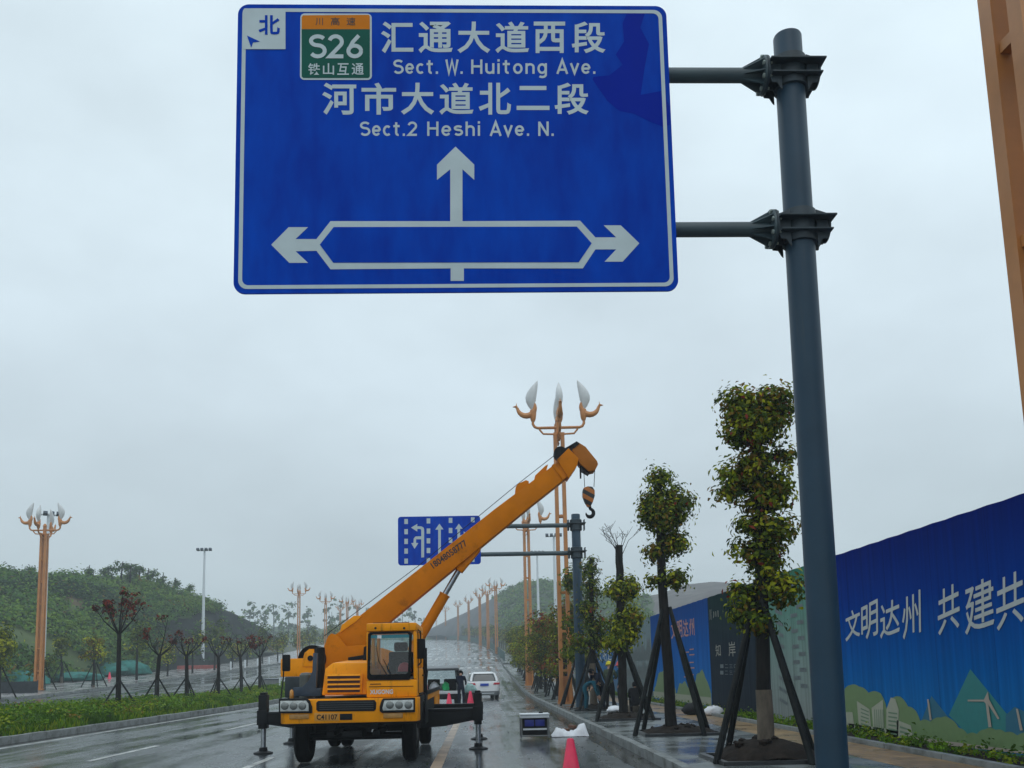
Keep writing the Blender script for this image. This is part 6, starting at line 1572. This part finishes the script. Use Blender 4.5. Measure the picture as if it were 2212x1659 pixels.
def lump(name, m, c, d, seed, label, cat, n=14, rough=0.18):
    g = rng(seed); rings = []
    prof = [(0.55, 0.0), (0.95, 0.12), (1.0, 0.4), (0.85, 0.7), (0.5, 0.93), (0.05, 1.0)]
    for r_, t in prof:
        rings.append([Vector((c[0] + d[0] / 2 * r_ * math.cos(2 * math.pi * k / n) * (1 + g.uniform(-rough, rough)), c[1] + d[1] / 2 * r_ * math.sin(2 * math.pi * k / n) * (1 + g.uniform(-rough, rough)), c[2] + d[2] * t * (1 + g.uniform(-rough, rough) * .6))) for k in range(n)])
    mb = MB(); mb.loft(rings); return tag(mb.build(name, m, angle=60), label, cat)
lump('cargo_sack', M['plastic_white'], (vx - 0.42, vy + 0.45, 0.745), (0.5, 0.5, 0.42), 1, 'pale sack lying in the open boot of the white off-roader', 'sack')
lump('cargo_bag', mat('green_bag', (0.01, 0.50, 0.14), 0.5, var=0.2), (vx + 0.12, vy + 0.35, 0.745), (0.34, 0.3, 0.42), 2, 'bright green bag in the open boot of the white off-roader', 'bag')
lump('wrapped_panel', mat('pale_teal_wrap', (0.28, 0.46, 0.44), 0.4, var=0.3, scale=4), (P(1016, 1500, 44).x, 44.2, 0.62), (0.55, 0.3, 0.45), 3, 'pale teal bundle on a low pile beside the dark-dressed unloader', 'bundle')
lump('soil_pile', M['soil'], (P(1018, 1500, 44).x, 44.25, -0.02), (0.8, 0.6, 0.66), 4, 'dark heap under the pale teal bundle behind the outrigger', 'heap')

# ------------------------------------------------------------------ people
def person(label, base, rz, pose, cols, helmet=None, hair=True, group=None):
    J = dict(pelvis=(0, 0, .94), spine=(0, 0.01, 1.13), chest=(0, 0, 1.33), neck=(0, 0.005, 1.46), head=(0, -.02, 1.56), top=(0, -.012, 1.66), nose=(0, -.115, 1.555))
    for s_, q in ((-1, 'l'), (1, 'r')):
        J.update({'sh' + q: (s_ * .17, 0, 1.39), 'el' + q: (s_ * .22, .02, 1.13), 'wr' + q: (s_ * .22, -.10, .92), 'pa' + q: (s_ * .21, -.14, .86), 'hip' + q: (s_ * .095, 0, .90), 'kn' + q: (s_ * .11, -.03, .50), 'an' + q: (s_ * .115, .02, .085), 'toe' + q: (s_ * .125, -.15, .045)})
    J.update(pose)
    R_ = dict(pelvis=.135, spine=.125, chest=.15, neck=.055, head=.095, top=.075, nose=.016, sh=.075, el=.052, wr=.035, pa=.036, hip=.095, kn=.066, an=.045, toe=.038)
    E_ = [('pelvis', 'spine'), ('spine', 'chest'), ('chest', 'neck'), ('neck', 'head'), ('head', 'top'), ('head', 'nose')]
    reg = {('pelvis', 'spine'): 1, ('spine', 'chest'): 1, ('chest', 'neck'): 1, ('neck', 'head'): 0, ('head', 'top'): 0, ('head', 'nose'): 0}
    for q in 'lr':
        for a, b, r_ in (('chest', 'sh', 1), ('sh', 'el', 1), ('el', 'wr', 1), ('wr', 'pa', 0), ('pelvis', 'hip', 2), ('hip', 'kn', 2), ('kn', 'an', 2), ('an', 'toe', 3)):
            a_ = a if a in ('chest', 'pelvis') else a + q
            E_.append((a_, b + q)); reg[(a_, b + q)] = r_
        p = Vector(J['pa' + q]); w_ = Vector(J['wr' + q]); d = (p - w_).normalized(); sd = d.cross(Vector((0, 0, 1)))
        sd = sd.normalized() if sd.length > .1 else Vector((1, 0, 0))
        for f in range(5):
            if f < 4:
                o_ = sd * ((f - 1.5) * .02); L_ = (.062, .074, .070, .055)[f]; k1 = p + d * (.03 + L_ * .5) + o_; k2 = p + d * (.022 + L_ * .9) + o_ * .9 + Vector((0, -.012, -.02))
            else:
                k1 = w_ + d * .045 + sd * .05; k2 = w_ + d * .085 + sd * .058
            J['f%d%s' % (f, q)] = tuple(k1); J['g%d%s' % (f, q)] = tuple(k2)
            src = 'pa' + q if f < 4 else 'wr' + q
            E_ += [(src, 'f%d%s' % (f, q)), ('f%d%s' % (f, q), 'g%d%s' % (f, q))]; reg[(src, 'f%d%s' % (f, q))] = 0; reg[('f%d%s' % (f, q), 'g%d%s' % (f, q))] = 0
    names = list(J); idx = {k: i for i, k in enumerate(names)}
    me = bpy.data.meshes.new('skeleton'); me.from_pydata([J[k] for k in names], [(idx[a], idx[b]) for a, b in E_], [])
    tmp = bpy.data.objects.new('skeleton', me); COL.objects.link(tmp)
    tmp.modifiers.new('skin', 'SKIN'); sk = me.skin_vertices[0].data
    for k in names:
        r_ = .009 if k[0] in 'fg' and k[1].isdigit() else R_.get(k, R_.get(k[:-1], .05))
        fl = 0.72 if k in ('chest', 'spine', 'pelvis') else 1
        sk[idx[k]].radius = (r_, r_ * fl) if k != 'top' else (r_, r_); sk[idx[k]].use_root = (k == 'pelvis')
    sb = tmp.modifiers.new('sub', 'SUBSURF'); sb.levels = 1; sb.render_levels = 1
    dg = bpy.context.evaluated_depsgraph_get(); dg.update()
    bm_ = bpy.data.meshes.new_from_object(tmp.evaluated_get(dg)); bpy.data.objects.remove(tmp); bpy.data.meshes.remove(me)
    bm_.name = 'person'; bm_.materials.clear()
    for c_ in cols: bm_.materials.append(c_)
    segs = [(Vector(J[a]), Vector(J[b]), reg[(a, b)], R_.get(a, .05)) for a, b in E_]
    for pol in bm_.polygons:
        c_ = pol.center; best = (9, 0)
        for a, b, r_, w_ in segs:
            ab = b - a; t_ = max(0, min(1, (c_ - a).dot(ab) / max(ab.length_squared, 1e-9))); dd = (c_ - (a + ab * t_)).length
            if dd < best[0]: best = (dd, r_)
        pol.material_index = best[1]; pol.use_smooth = True
    root = link('person', bm_); root.location = base; root.rotation_euler = (0, 0, rz); tag(root, label, 'person', group)
    hd = Vector(J['head']); tp = Vector(J['top']); up = (tp - hd).normalized(); fw = (Vector(J['nose']) - hd).normalized(); sd = up.cross(fw).normalized()
    def place(mb, name, m_):
        vs = [hd + sd * v[0] - fw * v[1] + up * v[2] for v in mb.v]; mb.v = vs
        me2 = bpy.data.meshes.new(name); me2.from_pydata([tuple(v) for v in mb.v], [], mb.f); me2.materials.append(m_); me2.shade_smooth(); link(name, me2, root)
    for s_ in (-1, 1):
        mb = MB(); mb.lathe([(.001, -.012), (.011, 0), (.001, .012)], (s_ * .034, -.092, .022), 8); place(mb, 'eye', M['black'])
        mb = MB(); mb.lathe([(.001, -.03), (.014, -.01), (.018, .015), (.001, .032)], (s_ * .098, .01, .01), 8); place(mb, 'ear', M['skin'])
    mb = MB(); mb.box((0, -.096, -.045), (.045, .012, .012)); place(mb, 'mouth', M['red'])
    if helmet:
        mb = MB(); mb.lathe([(.155, .035), (.155, .045), (.125, .055), (.125, .085), (.115, .13), (.08, .17), (.03, .187), (.001, .19)], (0, .0, .0), 18); mb.box((0, -.14, .04), (.16, .10, .012)); mb.box((0, 0, .188), (.03, .2, .012)); place(mb, 'helmet', helmet)
    else:
        mb = MB(); mb.lathe([(.098, -.03), (.108, .03), (.105, .08), (.075, .125), (.03, .14), (.001, .142)], (0, .016, .0), 14); place(mb, 'hair', M['blackcloth'])
    return root
SK = M['skin']
zs = 0.15
p = P(1318, 1500, 32.6); person('worker in yellow helmet and camouflage jacket standing beside the lane sign post', (p.x, 32.6, zs), D2R(150), dict(ell=(-.20, -.12, 1.17), wrl=(-.10, -.32, 1.14), pal=(-.07, -.38, 1.13), elr=(.21, -.10, 1.16), wrr=(.10, -.30, 1.08), par=(.07, -.36, 1.06), head=(0, -.04, 1.555), nose=(0, -.13, 1.525)), [SK, M['camo'], M['blackcloth'], M['black']], M['yellow'], group='roadworkers by the lane sign post')
p = P(1341, 1500, 33.6); person('worker in pinkish red helmet and teal jacket, half behind the pollarded tree', (p.x, 33.6, zs), D2R(-80), dict(ell=(-.20, -.10, 1.15), wrl=(-.12, -.33, 1.10), pal=(-.10, -.39, 1.08)), [SK, M['teal_cloth'], M['navy'], M['black']], M['pinkred'], group='roadworkers by the lane sign post')
lean = dict(spine=(0, -.10, 1.10), chest=(0, -.26, 1.24), neck=(0, -.36, 1.31), head=(0, -.44, 1.36), top=(0, -.48, 1.45), nose=(0, -.535, 1.33), shl=(-.17, -.28, 1.27), shr=(.17, -.28, 1.27), ell=(-.20, -.36, 1.02), elr=(.20, -.36, 1.02), wrl=(-.14, -.50, .86), wrr=(.14, -.50, .86), pal=(-.12, -.54, .80), par=(.12, -.54, .80))
p = P(1300, 1500, 33.4); person('bare-headed man in navy leaning forward right of the lane sign post', (p.x, 33.4, zs), D2R(-60), lean, [SK, M['navy'], M['navy'], M['black']], group='roadworkers by the lane sign post')
bent = dict(pelvis=(0, .05, .88), spine=(0, -.10, 1.0), chest=(0, -.30, 1.02), neck=(0, -.43, 1.0), head=(0, -.53, .97), top=(0, -.61, .95), nose=(0, -.55, .87), shl=(-.17, -.33, 1.0), shr=(.17, -.33, 1.0), ell=(-.20, -.40, .74), elr=(.20, -.40, .74), wrl=(-.12, -.46, .52), wrr=(.12, -.46, .52), pal=(-.1, -.48, .45), par=(.1, -.48, .45), hipl=(-.095, .05, .84), hipr=(.095, .05, .84))
p = P(1266, 1500, 33.3); person('worker in teal overalls bent double at the foot of the lane sign post', (p.x, 33.3, zs), D2R(70), bent, [SK, M['teal_cloth'], M['teal_cloth'], M['black']], group='roadworkers by the lane sign post')
crouch = dict(pelvis=(0, .12, .38), spine=(0, .02, .56), chest=(0, -.10, .72), neck=(0, -.16, .83), head=(0, -.21, .91), top=(0, -.23, 1.01), nose=(0, -.305, .90), shl=(-.17, -.10, .77), shr=(.17, -.10, .77), ell=(-.22, -.28, .56), elr=(.22, -.28, .56), wrl=(-.12, -.42, .40), wrr=(.12, -.42, .40), pal=(-.1, -.47, .36), par=(.1, -.47, .36), hipl=(-.10, .10, .36), hipr=(.10, .10, .36), knl=(-.17, -.26, .50), knr=(.17, -.26, .50), anl=(-.14, -.02, .09), anr=(.14, -.02, .09), toel=(-.15, -.19, .045), toer=(.15, -.19, .045))
p = P(1372, 1500, 30.0); person('person in black squatting with back turned right of the pollarded tree', (p.x, 30.0, zs), D2R(165), crouch, [SK, M['blackcloth'], M['blackcloth'], M['mast']], group='roadworkers by the lane sign post')
p = P(996, 1500, 43.7); person('person in dark navy clothes standing at the open boot, seen from behind', (p.x, 43.7, 0), D2R(170), dict(ell=(-.21, -.14, 1.15), wrl=(-.15, -.36, 1.06), pal=(-.14, -.42, 1.05), elr=(.21, -.14, 1.15), wrr=(.15, -.36, 1.02), par=(.14, -.42, 1.0), head=(0, -.05, 1.555), nose=(0, -.14, 1.51)), [SK, M['navy'], M['navy'], M['black']])

# ------------------------------------------------------------------ cones, generator, small things
def cone(x, y, z, h, label, group='red traffic cones'):
    root = thing('traffic_cone', label, 'traffic cone', (x, y, z), group)
    mb = MB(); mb.lathe([(h * .27, 0.035), (h * .235, 0.06), (h * .075, h * .97), (h * .06, h), (h * .045, h), (h * .04, h * .96), (0.001, h * .95)], (x, y, z), 24); mb.build('cone_body', M['cone'], root)
    mb = MB(); s_ = h * .31; mb.bb(x - s_, x + s_, y - s_, y + s_, z + .002, z + .034); mb.build('cone_base', M['cone'], root, bevel=0.01)
c = P(1232, 1595, 13.2); cone(c.x, 13.2, 0, c.z, 'red traffic cone standing on the wet gutter, nearest to the camera')
c = P(970, 1500, 43.2); cone(c.x, 43.2, 0, 0.68, 'small red cone left of the navy-dressed person at the open boot')
c = P(1016, 1500, 42.6); cone(c.x, 42.6, 0, 0.76, 'small red cone right of the navy-dressed person at the open boot')
c = P(237, 1450, 96); cone(c.x, 96, RZ(96) + .49, 0.7, 'tiny orange cone in front of the teal netting heaps')

gen = thing('generator', 'portable generator with silver top and twin blue panels on the wet road by the kerb', 'generator', (1.23, 22.3, 0))
gx0, gx1 = 0.90, 1.58
mb = MB(); mb.bb(gx0, gx1, 22.1, 22.62, 0.50, 0.57); mb.bb(gx0 - .01, gx1 + .01, 22.08, 22.64, 0.571, 0.60); mb.build('top_cover', M['mast'], gen, bevel=0.012)
mb = MB()
for x in (gx0 + .015, gx1 - .015):
    for y in (22.115, 22.605): mb.tube([(x, y, 0.06), (x, y, 0.50)], [0.016, 0.016], 8)
for x in (gx0 + .015, gx1 - .015): mb.tube([(x, 22.06, 0.05), (x, 22.66, 0.05)], [0.016, 0.016], 8)
for y in (22.115, 22.605): mb.tube([(gx0 - .01, y, 0.085), (gx1 + .01, y, 0.085)], [0.014, 0.014], 8)
mb.build('frame', M['grey_plastic'], gen)
mb = MB(); mb.bb(gx0 + .05, gx1 - .05, 22.16, 22.56, 0.11, 0.49); mb.build('engine_block', M['black'], gen, bevel=0.02)
for k in range(2):
    mb = MB(); mb.bb(gx0 + .10 + k * .25, gx0 + .32 + k * .25, 22.13, 22.158, 0.31, 0.46); mb.build('control_panel', M['blue_case'], gen, bevel=0.008)
mb = MB(); mb.bb(gx0 + .06, gx1 - .06, 22.135, 22.158, 0.22, 0.26); mb.build('trim_bar', M['mast'], gen)
mb = MB(); mb.lathe([(0.05, 0.60), (0.05, 0.63), (0.03, 0.64), (0.001, 0.64)], (1.4, 22.4, 0), 12); mb.build('fuel_cap', M['black'], gen)
# white sacking with two humps
mb = MB(); n = 26; vs = []; g = rng(77)
for j in range(12):
    for i in range(n):
        u = i / (n - 1); v = j / 11; x = 1.68 + u * 0.90; y = 22.7 + v * 0.5
        h = (0.10 * math.exp(-((u - .22) / .16) ** 2) + 0.10 + 0.22 * math.exp(-((u - .90) / .20) ** 2) + 0.03 * math.sin(u * 31) * math.sin(v * 9)) * math.sin(math.pi * min(1, max(0, v))) ** .6 * min(1, min(u, 1 - u) * 9 + .15)
        vs.append((x, y + g.uniform(-.01, .01), 0.012 + (0.15 if x > 2.87 else 0) + max(0, h) + g.uniform(-.012, .012) * (h > .03)))
mb.add(vs, [(j * n + i, j * n + i + 1, (j + 1) * n + i + 1, (j + 1) * n + i) for j in range(11) for i in range(n - 1)])
tag(mb.build('white_sack', M['plastic_white'], angle=80), 'crumpled white sack lying in the gutter beside the generator', 'sack')
mb = MB()
for k in range(5): mb.box((2.0 + .12 * k, 24.6 + .05 * (k % 3), 0.045 + (0.09 if k == 3 else 0)), (0.22, 0.11, 0.08), Matrix.Rotation(k * .7, 3, 'Z'))
tag(mb.build('brick_pile', mat('wet_brick', (0.17, 0.075, 0.045), 0.6, var=0.3), bevel=0.006), 'few loose bricks in the gutter behind the white sack', 'bricks')
lump('plastic_bag', M['plastic_white'], (7.0, 28.2, 0.16), (0.62, 0.4, 0.28), 21, 'white plastic bag at the foot of the charcoal hoarding', 'bag')
lump('rubble_bag', M['black'], (6.5, 28.8, 0.16), (0.6, 0.4, 0.36), 22, 'black rubbish bag on the tan strip near the white bag', 'bag')
lump('cement_bag', M['plastic_white'], (4.55, 32.0, 0.16), (0.55, 0.4, 0.20), 23, 'pale bag on the ground by the roadworkers', 'bag')
lump('cement_bag', M['wrap'], (4.95, 30.6, 0.16), (0.42, 0.34, 0.34), 24, 'small tan bag beside the squatting person in black', 'bag')
# wet leaf and mud crumbs on the road: nobody could count them
g = rng(900); cs = []; ns = []; mi = []
for k in range(300):
    u = g.random()
    x = (XR - 0.05 - abs(g.normal()) * 0.35) if u < .6 else g.uniform(-1.2, 2.8)
    y = g.uniform(9, 44); cs.append((x, y, 0.012)); ns.append((g.normal() * .2, g.normal() * .2, 1)); mi.append(g.choice(3, p=[.6, .2, .2]))
struct(leaf_mesh('road_litter', np.array(cs), np.array(ns), 0.06, mi, [M['soil'], M['leaf_o'], M['leaf_d']], g, aspect=0.6), 'stuff')

# left side oddments
for i, (px, Y, d, lb) in enumerate(((226, 104, (4.6, 3, 1.5), 'teal netted soil heap behind the ochre young tree'), (276, 106, (5.2, 3, 1.6), 'larger teal netted soil heap right of the tallest sapling trunk'), (150, 92, (6.5, 3, 0.9), 'long low teal netted heap right of the left bronze lamp'), (30, 84, (6.0, 3, 1.3), 'teal netted heap behind the dark low fence at the left edge'))):
    p = P(px, 1460, Y); o = lump('netted_heap', M['teal_net'], (p.x, Y, RZ(Y) + .45), d, 40 + i, lb, 'heap', n=20); o['group'] = 'teal netted soil heaps'
p = P(425, 1445, 124)
mb = MB()
for k in range(5): mb.prism([(p.x - 2.6 + k * 1.05, 124, RZ(124) + .45), (p.x - 1.6 + k * 1.05, 124, RZ(124) + .45), (p.x - 1.6 + k * 1.05, 124.15, RZ(124) + 0.95), (p.x - 2.6 + k * 1.05, 124.15, RZ(124) + 0.95)], (0, 0.35, 0))
tag(mb.build('road_barrier', M['red_barrier'], bevel=0.03), 'run of low red barriers on the far pavement behind the forked bare sapling', 'barrier')
p = P(582, 1455, 69); bx = thing('utility_box', 'dark grey utility box standing at the far end of the grassed median', 'utility box', (p.x, 69, 0.5))
mb = MB(); mb.bb(p.x - .62, p.x + .62, 69, 69.6, 0.4, 1.38); mb.build('cabinet', M['grey_plastic'], bx, bevel=0.02); mb = MB(); mb.bb(p.x - .66, p.x + .66, 68.96, 69.64, 1.382, 1.43); mb.build('lid', M['bluegrey'], bx, bevel=0.01)
mb = MB(); mb.bb(p.x + .70, p.x + .80, 69, 69.1, 0.4, 1.5); mb.build('marker_post', M['mast'], bx)
fx0 = P(-60, 1480, 70).x; fx1 = P(80, 1480, 70).x
lf = thing('site_fence', 'dark low site fence at the left edge behind the grassed median', 'fence', (fx0, 70, 0.5))
mb = MB(); mb.bb(fx0, fx1, 70, 70.05, 0.45, 1.62); mb.build('mesh_panel', mat('dark_mesh', (0.022, 0.028, 0.034), 0.8, var=0.4, scale=3), lf)
for k in range(6): mb = MB(); x = fx0 + (fx1 - fx0) * k / 5; mb.bb(x - .03, x + .03, 70.052, 70.11, 0.45, 1.7); mb.build('post', M['bluegrey'], lf)
bol0 = None
for k in range(10):
    y = 118 + k * 7; o = None; x = -31.4 + RX(y)
    if bol0 is None:
        mb = MB(); mb.lathe([(0.11, 0), (0.11, .9), (0.08, 1.0), (0.001, 1.03)], (0, 0, 0), 10); bol0 = mb.build('bollard', M['mast']); o = bol0
    else: o = bol0.copy(); COL.objects.link(o)
    o.location = (x, y, RZ(y) + .48); tag(o, 'white bollard on the kerb of the far pavement beyond the saplings', 'bollard', 'white bollards on the far pavement kerb')

# ------------------------------------------------------------------ wet air
mb = MB(); mb.bb(-470, 470, -70, 720, -1.3, 58)
hz = mb.build('haze', [], None, smooth=False)
m = bpy.data.materials.new('wet_air'); m.use_nodes = True; t = m.node_tree; t.nodes.clear()
out = t.nodes.new('ShaderNodeOutputMaterial'); pv = t.nodes.new('ShaderNodeVolumePrincipled')
pv.inputs['Color'].default_value = (0.88, 0.94, 0.98, 1); pv.inputs['Density'].default_value = 0.00115; pv.inputs['Anisotropy'].default_value = 0.2
t.links.new(pv.outputs[0], out.inputs['Volume']); hz.data.materials.append(m)
struct(hz, 'stuff')
